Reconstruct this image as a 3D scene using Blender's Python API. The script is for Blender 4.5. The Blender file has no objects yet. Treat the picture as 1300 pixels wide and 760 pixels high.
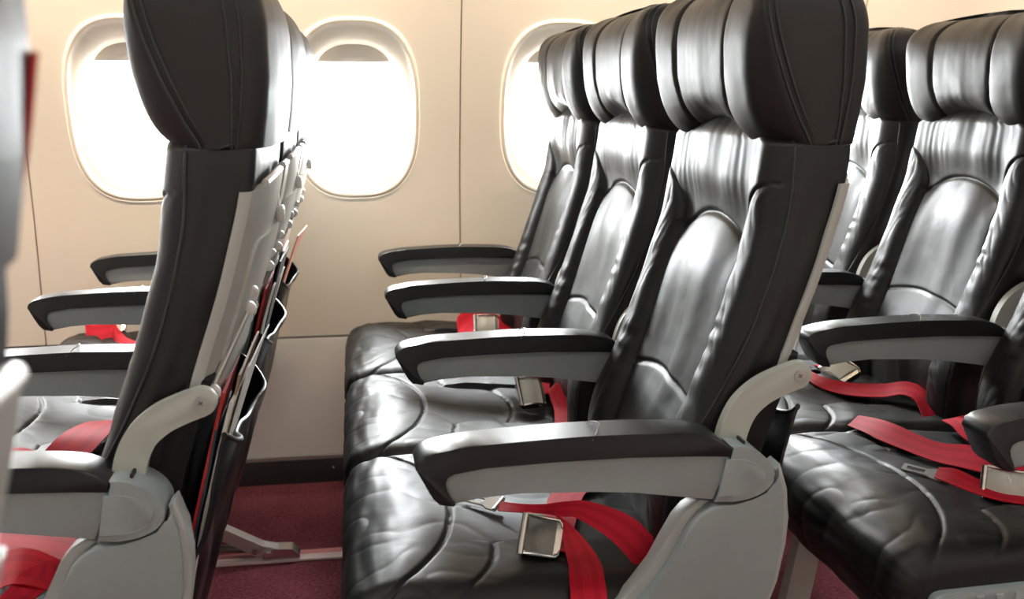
import bpy, bmesh, math, random
import numpy as np
from mathutils import Vector, noise as mnoise

# ------------------------------------------------------------------ camera, light, exposure
scene = bpy.context.scene
col = scene.collection
scene.view_settings.view_transform = 'Standard'
scene.view_settings.look = 'None'
scene.view_settings.gamma = 1.0
scene.view_settings.use_curve_mapping = False
scene.view_settings.exposure = 0.0

F_PX, PITCH, YAW, EYE = 1277.0, 0.2001, 0.1573, 1.05
cam_data = bpy.data.cameras.new('camera')
cam_data.sensor_fit = 'HORIZONTAL'
cam_data.sensor_width = 36.0
cam_data.lens = 36.0 * F_PX / 1300.0
cam_data.clip_start = 0.02
cam_data.dof.use_dof = True
cam_data.dof.focus_distance = 1.55
cam_data.dof.aperture_fstop = 7.0
cam = bpy.data.objects.new('camera', cam_data)
cam.location = (0, 0, EYE)
cam.rotation_euler = (math.pi / 2 - PITCH, 0, -YAW)
col.objects.link(cam)
scene.camera = cam

SKY_STRENGTH = 9.0
WINDOW_LIGHT = 60.0        # watts per window, the side in the photo
CEILING_LIGHT = 2.8
SIDEWALL_LIGHT = 10.0

world = bpy.data.worlds.new('daylight')
scene.world = world
world.use_nodes = True
bg = world.node_tree.nodes['Background']
bg.inputs[0].default_value = (1.0, 0.985, 0.96, 1)
bg.inputs[1].default_value = SKY_STRENGTH
cy = scene.cycles
cy.max_bounces = 8
cy.diffuse_bounces = 5
cy.glossy_bounces = 4
cy.transparent_max_bounces = 12
cy.sample_clamp_indirect = 6.0
cy.use_denoising = True
cy.caustics_reflective = False
cy.caustics_refractive = False

# layout constants, metres: X along the cabin (tail is +X), Y towards the window wall, Z up
D1, SP, PITCH_ROW = 1.109, 0.5, 0.7069
WIN_PITCH, WIN_X0 = 0.5425, 0.0145
X_MIN, X_MAX = -2.42, 3.0
Y_FAR = -1.02
YC = (2.70 + Y_FAR) / 2


def area_light(name, loc, rot, sx, sy, watts, color, spread=math.pi):
    d = bpy.data.lights.new(name, 'AREA')
    d.shape = 'RECTANGLE'
    d.size, d.size_y = sx, sy
    d.energy = watts
    d.color = color
    d.spread = spread
    o = bpy.data.objects.new(name, d)
    o.location = loc
    o.rotation_euler = rot
    col.objects.link(o)
    return o


WIN_XS = [WIN_X0 + k * WIN_PITCH for k in range(-4, 6)]
for wx in WIN_XS:
    if -2.2 < wx < 2.9:
        area_light('daylight', (wx, 2.98, 1.10), (math.radians(-78), 0, 0), 0.42, 0.5, WINDOW_LIGHT, (0.94, 0.98, 1.0))


# ------------------------------------------------------------------ materials
def new_mat(name):
    m = bpy.data.materials.new(name)
    m.use_nodes = True
    nt = m.node_tree
    return m, nt, nt.nodes['Principled BSDF']


def plain(name, color, rough=0.5, metal=0.0, noise_amt=0.0, noise_scale=30.0, bump=0.0, bump_scale=200.0, spec=0.5, coat=0.0):
    m, nt, b = new_mat(name)
    b.inputs['Base Color'].default_value = (*color, 1)
    b.inputs['Roughness'].default_value = rough
    b.inputs['Metallic'].default_value = metal
    b.inputs['Specular IOR Level'].default_value = spec
    b.inputs['Coat Weight'].default_value = coat
    tc = nt.nodes.new('ShaderNodeTexCoord')
    if noise_amt > 0:
        n = nt.nodes.new('ShaderNodeTexNoise')
        n.inputs['Scale'].default_value = noise_scale
        n.inputs['Detail'].default_value = 5
        nt.links.new(tc.outputs['Object'], n.inputs['Vector'])
        r = nt.nodes.new('ShaderNodeValToRGB')
        r.color_ramp.elements[0].position = 0.3
        r.color_ramp.elements[1].position = 0.7
        r.color_ramp.elements[0].color = tuple(c * (1 - noise_amt) for c in color) + (1,)
        r.color_ramp.elements[1].color = tuple(min(1, c * (1 + noise_amt)) for c in color) + (1,)
        nt.links.new(n.outputs['Fac'], r.inputs['Fac'])
        nt.links.new(r.outputs['Color'], b.inputs['Base Color'])
    if bump > 0:
        n2 = nt.nodes.new('ShaderNodeTexNoise')
        n2.inputs['Scale'].default_value = bump_scale
        n2.inputs['Detail'].default_value = 3
        nt.links.new(tc.outputs['Object'], n2.inputs['Vector'])
        bp = nt.nodes.new('ShaderNodeBump')
        bp.inputs['Strength'].default_value = bump
        bp.inputs['Distance'].default_value = 0.002
        nt.links.new(n2.outputs['Fac'], bp.inputs['Height'])
        nt.links.new(bp.outputs['Normal'], b.inputs['Normal'])
    return m


def leather(name, color, rough):
    """Black leather: soft broad creases plus a fine grain in the bump, sheen varied by wear."""
    m, nt, b = new_mat(name)
    b.inputs['Base Color'].default_value = (*color, 1)
    b.inputs['Specular IOR Level'].default_value = 0.48
    tc = nt.nodes.new('ShaderNodeTexCoord')
    oi = nt.nodes.new('ShaderNodeObjectInfo')
    add = nt.nodes.new('ShaderNodeVectorMath')
    add.operation = 'MULTIPLY_ADD'
    nt.links.new(oi.outputs['Random'], add.inputs[0])
    add.inputs[1].default_value = (7, 11, 5)
    nt.links.new(tc.outputs['Object'], add.inputs[2])
    big = nt.nodes.new('ShaderNodeTexNoise')
    big.inputs['Scale'].default_value = 14
    big.inputs['Detail'].default_value = 4
    big.inputs['Roughness'].default_value = 0.45
    big.inputs['Distortion'].default_value = 0.6
    nt.links.new(add.outputs[0], big.inputs['Vector'])
    mid = nt.nodes.new('ShaderNodeTexNoise')
    mid.noise_type = 'RIDGED_MULTIFRACTAL'
    mid.inputs['Scale'].default_value = 16
    mid.inputs['Detail'].default_value = 5
    mid.inputs['Distortion'].default_value = 0.9
    nt.links.new(add.outputs[0], mid.inputs['Vector'])
    bm_ = nt.nodes.new('ShaderNodeBump')
    bm_.inputs['Strength'].default_value = 0.30
    bm_.inputs['Distance'].default_value = 0.0022
    bm_.invert = True
    nt.links.new(mid.outputs['Fac'], bm_.inputs['Height'])
    fine = nt.nodes.new('ShaderNodeTexVoronoi')
    fine.inputs['Scale'].default_value = 520
    nt.links.new(add.outputs[0], fine.inputs['Vector'])
    b1 = nt.nodes.new('ShaderNodeBump')
    b1.inputs['Strength'].default_value = 0.14
    b1.inputs['Distance'].default_value = 0.008
    nt.links.new(big.outputs['Fac'], b1.inputs['Height'])
    b2 = nt.nodes.new('ShaderNodeBump')
    b2.inputs['Strength'].default_value = 0.10
    b2.inputs['Distance'].default_value = 0.0006
    nt.links.new(fine.outputs['Distance'], b2.inputs['Height'])
    nt.links.new(b1.outputs['Normal'], bm_.inputs['Normal'])
    nt.links.new(bm_.outputs['Normal'], b2.inputs['Normal'])
    nt.links.new(b2.outputs['Normal'], b.inputs['Normal'])
    mr = nt.nodes.new('ShaderNodeMapRange')
    mr.inputs['To Min'].default_value = rough - 0.06
    mr.inputs['To Max'].default_value = rough + 0.10
    nt.links.new(big.outputs['Fac'], mr.inputs['Value'])
    nt.links.new(mr.outputs['Result'], b.inputs['Roughness'])
    return m


def webbing(name, color):
    """Red woven belt: fine bands along the strap carried by the UV's width."""
    m, nt, b = new_mat(name)
    b.inputs['Roughness'].default_value = 0.62
    b.inputs['Specular IOR Level'].default_value = 0.2
    uv = nt.nodes.new('ShaderNodeUVMap')
    sep = nt.nodes.new('ShaderNodeSeparateXYZ')
    nt.links.new(uv.outputs['UV'], sep.inputs[0])
    ramp = nt.nodes.new('ShaderNodeValToRGB')
    cr = ramp.color_ramp
    cr.interpolation = 'CONSTANT'
    lo = tuple(c * 0.88 for c in color) + (1,)
    hi = tuple(min(1, c * 1.06 + 0.001) for c in color) + (1,)
    cr.elements[0].position, cr.elements[0].color = 0.0, hi
    cr.elements[1].position, cr.elements[1].color = 0.18, lo
    for p, c in ((0.36, hi), (0.64, lo), (0.82, hi)):
        e = cr.elements.new(p)
        e.color = c
    nt.links.new(sep.outputs['X'], ramp.inputs['Fac'])
    nt.links.new(ramp.outputs['Color'], b.inputs['Base Color'])
    w = nt.nodes.new('ShaderNodeTexWave')
    w.inputs['Scale'].default_value = 60
    nt.links.new(uv.outputs['UV'], w.inputs['Vector'])
    bp = nt.nodes.new('ShaderNodeBump')
    bp.inputs['Strength'].default_value = 0.12
    bp.inputs['Distance'].default_value = 0.0006
    nt.links.new(w.outputs['Fac'], bp.inputs['Height'])
    nt.links.new(bp.outputs['Normal'], b.inputs['Normal'])
    return m


def carpet_mat():
    m, nt, b = new_mat('carpet')
    b.inputs['Roughness'].default_value = 0.95
    b.inputs['Specular IOR Level'].default_value = 0.1
    tc = nt.nodes.new('ShaderNodeTexCoord')
    n = nt.nodes.new('ShaderNodeTexNoise')
    n.inputs['Scale'].default_value = 130
    n.inputs['Detail'].default_value = 6
    n2 = nt.nodes.new('ShaderNodeTexNoise')
    n2.inputs['Scale'].default_value = 9
    n2.inputs['Detail'].default_value = 3
    for q in (n, n2):
        nt.links.new(tc.outputs['Object'], q.inputs['Vector'])
    mul = nt.nodes.new('ShaderNodeMath')
    mul.operation = 'MULTIPLY_ADD'
    nt.links.new(n2.outputs['Fac'], mul.inputs[0])
    mul.inputs[1].default_value = 0.35
    nt.links.new(n.outputs['Fac'], mul.inputs[2])
    r = nt.nodes.new('ShaderNodeValToRGB')
    r.color_ramp.elements[0].position = 0.42
    r.color_ramp.elements[1].position = 0.9
    r.color_ramp.elements[0].color = (0.080, 0.018, 0.025, 1)
    r.color_ramp.elements[1].color = (0.25, 0.065, 0.085, 1)
    nt.links.new(mul.outputs[0], r.inputs['Fac'])
    nt.links.new(r.outputs['Color'], b.inputs['Base Color'])
    bp = nt.nodes.new('ShaderNodeBump')
    bp.inputs['Strength'].default_value = 0.6
    bp.inputs['Distance'].default_value = 0.004
    nt.links.new(n.outputs['Fac'], bp.inputs['Height'])
    nt.links.new(bp.outputs['Normal'], b.inputs['Normal'])
    return m


def glass_mat():
    m = bpy.data.materials.new('window_glass')
    m.use_nodes = True
    nt = m.node_tree
    nt.nodes.clear()
    out = nt.nodes.new('ShaderNodeOutputMaterial')
    tr = nt.nodes.new('ShaderNodeBsdfTransparent')
    tr.inputs[0].default_value = (0.97, 0.98, 0.98, 1)
    gl = nt.nodes.new('ShaderNodeBsdfGlossy')
    gl.inputs['Roughness'].default_value = 0.03
    mx = nt.nodes.new('ShaderNodeMixShader')
    mx.inputs[0].default_value = 0.06
    nt.links.new(tr.outputs[0], mx.inputs[1])
    nt.links.new(gl.outputs[0], mx.inputs[2])
    nt.links.new(mx.outputs[0], out.inputs[0])
    return m


M = {
    'leather': leather('black_leather', (0.0055, 0.0058, 0.006), 0.46),
    'leather_head': leather('black_leather_headrest', (0.012, 0.0105, 0.009), 0.50),
    'piping': plain('leather_piping', (0.022, 0.022, 0.022), 0.32),
    'pad': plain('armrest_rubber', (0.014, 0.016, 0.0175), 0.36, bump=0.05, bump_scale=700),
    'grey': plain('grey_plastic', (0.31, 0.355, 0.36), 0.42, noise_amt=0.03, noise_scale=60, bump=0.03, bump_scale=900),
    'grey_light': plain('pale_grey_plastic', (0.42, 0.45, 0.44), 0.40, bump=0.03, bump_scale=900),
    'bracket': plain('beige_enamel', (0.46, 0.485, 0.435), 0.42, noise_amt=0.05, noise_scale=25, bump=0.05, bump_scale=500),
    'shell': plain('beige_grey_plastic', (0.46, 0.48, 0.45), 0.36, bump=0.02, bump_scale=900),
    'metal': plain('brushed_steel', (0.62, 0.60, 0.57), 0.24, metal=1.0, bump=0.02, bump_scale=300),
    'tongue_metal': plain('zinc_plate', (0.42, 0.42, 0.41), 0.35, metal=0.45),
    'dark_metal': plain('dark_steel', (0.16, 0.15, 0.14), 0.32, metal=1.0),
    'buckle_face': plain('grey_buckle_face', (0.16, 0.16, 0.15), 0.34, metal=0.85, noise_amt=0.08, noise_scale=90),
    'buckle_warm': plain('satin_buckle_face', (0.62, 0.60, 0.53), 0.45, metal=0.0),
    'white_plastic': plain('white_plastic', (0.72, 0.71, 0.68), 0.35),
    'fabric': plain('black_seat_back_fabric', (0.016, 0.015, 0.015), 0.75, bump=0.2, bump_scale=600, spec=0.2),
    'pouch': plain('black_vinyl_pouch', (0.014, 0.014, 0.015), 0.30, bump=0.25, bump_scale=28),
    'belt': webbing('red_webbing', (0.46, 0.004, 0.020)),
    'red_cloth': plain('red_cover_cloth', (0.62, 0.05, 0.05), 0.7),
    'wall': plain('cream_wall_panel', (0.80, 0.745, 0.66), 0.48, noise_amt=0.015, noise_scale=4, bump=0.015, bump_scale=400, spec=0.35),
    'dado': plain('grey_beige_dado_panel', (0.90, 0.90, 0.87), 0.50, noise_amt=0.02, noise_scale=5, bump=0.03, bump_scale=500, spec=0.35),
    'seam': plain('panel_joint', (0.46, 0.34, 0.22), 0.6),
    'joint_dark': plain('dark_panel_joint', (0.09, 0.075, 0.06), 0.6),
    'frame': plain('window_surround', (0.86, 0.79, 0.69), 0.40, spec=0.4),
    'shade': plain('window_shade', (0.80, 0.74, 0.66), 0.5),
    'ceiling': plain('ceiling_panel', (0.68, 0.69, 0.70), 0.6),
    'black_trim': plain('black_kick_strip', (0.012, 0.012, 0.013), 0.45),
    'alu': plain('aluminium_edge', (0.55, 0.54, 0.52), 0.35, metal=0.8),
    'track': plain('frosted_red_track_cover', (0.62, 0.20, 0.20), 0.35, noise_amt=0.1, noise_scale=20, coat=0.3),
    'track_white': plain('frosted_white_track_cover', (0.74, 0.58, 0.56), 0.35, noise_amt=0.06, noise_scale=20, coat=0.3),
    'carpet': carpet_mat(),
    'glass': glass_mat(),
    'paper_white': plain('white_paper', (0.74, 0.72, 0.68), 0.45, noise_amt=0.04, noise_scale=40),
    'paper_red': plain('red_paper', (0.50, 0.03, 0.03), 0.4),
    'paper_dark': plain('navy_card', (0.03, 0.045, 0.07), 0.35),
    'paper_pink': plain('salmon_paper', (0.72, 0.30, 0.22), 0.45),
    'paper_kraft': plain('brown_paper', (0.30, 0.20, 0.13), 0.5),
}


def lamp_mat(name, color, strength):
    m, nt, b = new_mat(name)
    b.inputs['Base Color'].default_value = (0.9, 0.9, 0.85, 1)
    b.inputs['Emission Color'].default_value = (*color, 1)
    b.inputs['Emission Strength'].default_value = strength
    return m


# ------------------------------------------------------------------ mesh helpers
def smoothstep(a, b, x):
    t = min(1.0, max(0.0, (x - a) / (b - a)))
    return t * t * (3 - 2 * t)


def interp(pts, z):
    xs = [p[0] for p in pts]
    ys = [p[1] for p in pts]
    return float(np.interp(z, xs, ys))


def nz(x, y, z=0.0):
    return mnoise.noise(Vector((x, y, z)))


def catmull(pts, n):
    """n samples per span through the points (any dimension)."""
    P = [np.array(p, float) for p in pts]
    P = [2 * P[0] - P[1]] + P + [2 * P[-1] - P[-2]]
    out = []
    for i in range(1, len(P) - 2):
        for k in range(n):
            t = k / n
            a, b, c, d = P[i - 1], P[i], P[i + 1], P[i + 2]
            out.append(0.5 * ((2 * b) + (c - a) * t + (2 * a - 5 * b + 4 * c - d) * t * t + (3 * b - a - 3 * c + d) * t ** 3))
    out.append(P[-2])
    return out


def link_mesh(name, me, mats, parent=None, smooth=True, sharp=None):
    if not isinstance(mats, (list, tuple)):
        mats = [mats]
    for m in mats:
        me.materials.append(m)
    if smooth:
        for p in me.polygons:
            p.use_smooth = True
        if sharp is not None:
            try:
                me.set_sharp_from_angle(angle=math.radians(sharp))
            except Exception:
                pass
    o = bpy.data.objects.new(name, me)
    col.objects.link(o)
    if parent is not None:
        o.parent = parent
    return o


def from_lists(name, verts, faces, mats, parent=None, smooth=True, sharp=None, fix=True):
    me = bpy.data.meshes.new(name)
    me.from_pydata([tuple(map(float, v)) for v in verts], [], faces)
    if fix:
        bm = bmesh.new()
        bm.from_mesh(me)
        bmesh.ops.recalc_face_normals(bm, faces=bm.faces)
        bm.to_mesh(me)
        bm.free()
    return link_mesh(name, me, mats, parent, smooth, sharp)


def from_bm(name, bm, mats, parent=None, smooth=True, sharp=40):
    bmesh.ops.recalc_face_normals(bm, faces=bm.faces)
    me = bpy.data.meshes.new(name)
    bm.to_mesh(me)
    bm.free()
    return link_mesh(name, me, mats, parent, smooth, sharp)


def loft(name, rings, mats, parent=None, cap0=True, cap1=True, sharp=None):
    n = len(rings[0])
    verts = [v for r in rings for v in r]
    faces = []
    for i in range(len(rings) - 1):
        for j in range(n):
            k = (j + 1) % n
            faces.append((i * n + j, i * n + k, (i + 1) * n + k, (i + 1) * n + j))
    if cap0:
        faces.append(tuple(range(n))[::-1])
    if cap1:
        faces.append(tuple((len(rings) - 1) * n + j for j in range(n)))
    return from_lists(name, verts, faces, mats, parent, True, sharp)


def bm_prism(bm, pts, d0, d1, axis='y', bevel=0.0, seg=3):
    """Extrude a polygon (X,Z outline along Y; X,Y outline along Z; Y,Z outline along X) and round its rims."""
    def put(a, b, d):
        return {'y': (a, d, b), 'z': (a, b, d), 'x': (d, a, b)}[axis]
    va = [bm.verts.new(put(a, b, d0)) for a, b in pts]
    vb = [bm.verts.new(put(a, b, d1)) for a, b in pts]
    n = len(pts)
    fs = [bm.faces.new(va), bm.faces.new(vb[::-1])]
    for i in range(n):
        j = (i + 1) % n
        fs.append(bm.faces.new((va[j], va[i], vb[i], vb[j])))
    if bevel > 0:
        rim = [e for f in fs[:2] for e in f.edges]
        bmesh.ops.bevel(bm, geom=list(set(rim)), offset=bevel, segments=seg, profile=0.5, affect='EDGES', clamp_overlap=True)
    return fs


def prism(name, pts, d0, d1, mat, parent=None, axis='y', bevel=0.0, seg=3, sharp=40):
    bm = bmesh.new()
    bm_prism(bm, pts, d0, d1, axis, bevel, seg)
    return from_bm(name, bm, mat, parent, True, sharp)


def bm_box(bm, x0, x1, y0, y1, z0, z1, bevel=0.0, seg=2, rot=None, at=None):
    vs = [bm.verts.new((x, y, z)) for x in (x0, x1) for y in (y0, y1) for z in (z0, z1)]
    idx = [(0, 1, 3, 2), (4, 6, 7, 5), (0, 4, 5, 1), (2, 3, 7, 6), (0, 2, 6, 4), (1, 5, 7, 3)]
    fs = [bm.faces.new([vs[i] for i in f]) for f in idx]
    out = vs
    if bevel > 0:
        es = list({e for f in fs for e in f.edges})
        r = bmesh.ops.bevel(bm, geom=es, offset=bevel, segments=seg, profile=0.5, affect='EDGES')
        out = list({v for f in r['faces'] for v in f.verts} | {v for v in vs if v.is_valid})
    if rot is not None:
        bmesh.ops.rotate(bm, verts=out, cent=at or (0, 0, 0), matrix=rot)
    return out


def bm_tube(bm, path, r, seg=10, caps=True):
    pts = [Vector(p) for p in path]
    rr = r if isinstance(r, (list, tuple)) else [r] * len(pts)
    rings = []
    up = Vector((0, 0, 1))
    prev = None
    for i, p in enumerate(pts):
        t = (pts[min(i + 1, len(pts) - 1)] - pts[max(i - 1, 0)]).normalized()
        if prev is None:
            ref = up if abs(t.dot(up)) < 0.9 else Vector((0, 1, 0))
            a = t.cross(ref).normalized()
        else:
            a = (prev - t * prev.dot(t)).normalized()
        prev = a
        b = t.cross(a)
        rings.append([bm.verts.new(p + (a * math.cos(2 * math.pi * k / seg) + b * math.sin(2 * math.pi * k / seg)) * rr[i]) for k in range(seg)])
    for i in range(len(rings) - 1):
        for k in range(seg):
            bm.faces.new((rings[i][k], rings[i][(k + 1) % seg], rings[i + 1][(k + 1) % seg], rings[i + 1][k]))
    if caps:
        bm.faces.new(rings[0][::-1])
        bm.faces.new(rings[-1])


def tube(name, path, r, mat, parent=None, seg=10):
    bm = bmesh.new()
    bm_tube(bm, path, r, seg)
    return from_bm(name, bm, mat, parent, True, 60)


def ribbon(name, pairs, mat, parent=None, n=8, thick=0.0016, cross=6, wav=0.0):
    """A strap through pairs of edge points (left, right), given thickness, with UV x across its width."""
    A = catmull([p[0] for p in pairs], n)
    B = catmull([p[1] for p in pairs], n)
    m = len(A)
    top, bot = [], []
    C = [(a + b) / 2 for a, b in zip(A, B)]
    for i in range(m):
        w = B[i] - A[i]
        t = C[min(i + 1, m - 1)] - C[max(i - 1, 0)]
        nrm = np.cross(w, t)
        L = np.linalg.norm(nrm)
        nrm = nrm / L if L > 1e-9 else np.array([0, 0, 1.0])
        if i and np.dot(nrm, pn) < 0:
            nrm = -nrm
        pn = nrm
        for k in range(cross + 1):
            u = k / cross
            p = A[i] + w * u + nrm * wav * math.sin(u * math.pi)
            top.append(p + nrm * thick / 2)
            bot.append(p - nrm * thick / 2)
    W = cross + 1
    verts = top + bot
    off = len(top)
    faces, uvs = [], []
    for i in range(m - 1):
        for k in range(cross):
            q = (i * W + k, i * W + k + 1, (i + 1) * W + k + 1, (i + 1) * W + k)
            faces.append(q)
            faces.append(tuple(off + v for v in q[::-1]))
    for i in range(m - 1):
        for k in (0, cross):
            a, b = i * W + k, (i + 1) * W + k
            faces.append((a, b, off + b, off + a))
    for i in (0, m - 1):
        for k in range(cross):
            a, b = i * W + k, i * W + k + 1
            faces.append((a, b, off + b, off + a))
    o = from_lists(name, verts, faces, mat, parent, True, 50)
    me = o.data
    uvl = me.uv_layers.new(name='UVMap')
    for lp in me.loops:
        v = lp.vertex_index % off
        uvl.data[lp.index].uv = ((v % W) / cross, (v // W) * 0.02)
    return o


def rounded_path(pts, rad, seg=5):
    """Round the corners of a closed 2D outline."""
    out = []
    n = len(pts)
    for i in range(n):
        p0, p1, p2 = (np.array(pts[(i + k) % n], float) for k in (-1, 0, 1))
        r = rad[i] if isinstance(rad, (list, tuple)) else rad
        a, b = p0 - p1, p2 - p1
        la, lb = np.linalg.norm(a), np.linalg.norm(b)
        r = min(r, la * 0.45, lb * 0.45)
        if r <= 1e-6:
            out.append(tuple(p1))
            continue
        s, e = p1 + a / la * r, p1 + b / lb * r
        for k in range(seg + 1):
            t = k / seg
            out.append(tuple((1 - t) ** 2 * s + 2 * t * (1 - t) * p1 + t * t * e))
    return out


def smooth_path(pts, n=5):
    return [tuple(p) for p in catmull(pts, n)]


def tag(o, label=None, cat=None, group=None, kind=None):
    if label:
        o['label'] = label
    if cat:
        o['category'] = cat
    if group:
        o['group'] = group
    if kind:
        o['kind'] = kind
    return o


def empty(name, loc):
    o = bpy.data.objects.new(name, None)
    o.empty_display_size = 0.1
    o.location = loc
    col.objects.link(o)
    return o


def copy_part(o, parent):
    c = o.copy()
    col.objects.link(c)
    c.parent = parent
    for ch in list(o.children):
        copy_part(ch, c)
    return c


# ------------------------------------------------------------------ the cabin shell
WALL = [(-0.05, 2.70), (0.41, 2.702), (0.70, 2.702), (0.80, 2.698), (0.90, 2.688), (1.00, 2.672), (1.10, 2.652), (1.20, 2.628),
        (1.30, 2.600), (1.40, 2.567), (1.55, 2.51), (1.75, 2.42), (2.10, 2.22)]
_WZ = np.array([p[0] for p in WALL])
_WY = np.array([p[1] for p in WALL])


def wall_y(z):
    # smoothed profile of the side wall
    zs = np.array([z - 0.05, z - 0.025, z, z + 0.025, z + 0.05])
    return float(np.mean(np.interp(zs, _WZ, _WY)))


WIN_ZC = 1.012
TRIM_W, TRIM_H = 0.157, 0.221
GLASS_W, GLASS_H = 0.118, 0.166
GLASS_DROP = 0.044


def sup(a, w, h, e=2.75):
    c, s = math.cos(a), math.sin(a)
    return (w * math.copysign(abs(c) ** (2 / e), c), h * math.copysign(abs(s) ** (2 / e), s))


NA = 96
ANG = [2 * math.pi * k / NA for k in range(NA)]


def wall_cell(verts, faces, xc, zlo, zhi, hw):
    """Wall surface around one window: rings from the rectangular panel edge in to the surround."""
    base = len(verts)
    rings = 13
    for r in range(rings):
        t = r / (rings - 1)
        for a in ANG:
            c, s = math.cos(a), math.sin(a)
            up, dn = zhi - WIN_ZC, WIN_ZC - zlo
            hh = up if s >= 0 else dn
            k = min(hw / abs(c) if abs(c) > 1e-9 else 1e9, hh / abs(s) if abs(s) > 1e-9 else 1e9)
            ox, oz = c * k, s * k
            ix, iz = sup(a, TRIM_W, TRIM_H)
            x, z = ix + (ox - ix) * t, iz + (oz - iz) * t
            verts.append((xc + x, wall_y(WIN_ZC + z), WIN_ZC + z))
    # exact corners of the rectangle
    for q in range(4):
        sx, sz = ((1, 1), (-1, 1), (-1, -1), (1, -1))[q]
        tx, tz = xc + sx * hw, (zhi if sz > 0 else zlo)
        row = base + (rings - 1) * NA
        j = min(range(NA), key=lambda i: (verts[row + i][0] - tx) ** 2 + (verts[row + i][2] - tz) ** 2)
        verts[row + j] = (tx, wall_y(tz), tz)
    for r in range(rings - 1):
        for j in range(NA):
            k = (j + 1) % NA
            faces.append((base + r * NA + j, base + r * NA + k, base + (r + 1) * NA + k, base + (r + 1) * NA + j))


def build_wall(name):
    verts, faces = [], []
    g = 0.0018
    seam_first = WIN_X0 + WIN_PITCH / 2           # the joint between two panels, every second window
    zlo, zhi = 0.413, 1.75
    for i, wx in enumerate(WIN_XS):
        k = i - 4
        left_seam = (k % 2 == 1)                  # joints at the right of even windows
        lo = wx - WIN_PITCH / 2 + (g if left_seam else 0)
        hi = wx + WIN_PITCH / 2 - (0 if left_seam else g)
        wall_cell(verts, faces, (lo + hi) / 2, zlo, zhi, (hi - lo) / 2)
    o = from_lists(name, verts, faces, M['wall'], None, True, fix=False)
    # normals towards the cabin
    bm = bmesh.new()
    bm.from_mesh(o.data)
    bm.faces.ensure_lookup_table()
    for f in bm.faces:
        if f.normal.y > 0:
            f.normal_flip()
    bm.to_mesh(o.data)
    bm.free()
    return tag(o, kind='structure')


wall_back = build_wall('wall_back')


def strip_yz(name, prof, x0, x1, mat, kind='structure'):
    """A strip of constant section (Y,Z outline) along the cabin."""
    o = prism(name, prof, x0, x1, mat, None, 'x', 0, sharp=30)
    return tag(o, kind=kind)


# backing behind the panel joints, so that a joint reads as a narrow dark line
bm = bmesh.new()
for k in range(-5, 6, 2):
    sx = WIN_X0 + WIN_PITCH * (k + 0.5) + WIN_PITCH
    zs = [0.41 + i * (1.75 - 0.41) / 24 for i in range(25)]
    va = [bm.verts.new((sx - 0.06, wall_y(z) + 0.004, z)) for z in zs]
    vb = [bm.verts.new((sx + 0.06, wall_y(z) + 0.004, z)) for z in zs]
    for i in range(24):
        bm.faces.new((va[i], vb[i], vb[i + 1], va[i + 1]))
joint_backing = tag(from_bm('trim_1', bm, M['seam']), kind='structure')

dado = strip_yz('trim_2', [(2.703, 0.406), (2.703, 0.072), (2.73, 0.072), (2.73, 0.406)], X_MIN, X_MAX, M['dado'])
gap = strip_yz('trim_3', [(2.7035, 0.4145), (2.7035, 0.4045), (2.74, 0.40), (2.74, 0.4145)], X_MIN, X_MAX, M['joint_dark'])
lip = strip_yz('trim_4', [(2.694, 0.074), (2.694, 0.064), (2.73, 0.064), (2.73, 0.074)], X_MIN, X_MAX, M['alu'])
kick = strip_yz('baseboard_back', [(2.690, 0.064), (2.682, 0.006), (2.682, 0.0), (2.73, 0.0), (2.73, 0.064)], X_MIN, X_MAX, M['black_trim'])
# a fastener on the kick strip
bm = bmesh.new()
bmesh.ops.create_uvsphere(bm, u_segments=12, v_segments=8, radius=0.004)
bmesh.ops.translate(bm, verts=bm.verts, vec=(-0.075, 2.686, 0.04))
tag(from_bm('baseboard_screw', bm, M['metal'], kick))

floor = prism('floor', [(X_MIN, Y_FAR - 0.02), (X_MAX, Y_FAR - 0.02), (X_MAX, 2.73), (X_MIN, 2.73)], -0.05, 0.0, M['carpet'], None, 'z')
tag(floor, kind='structure')


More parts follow.
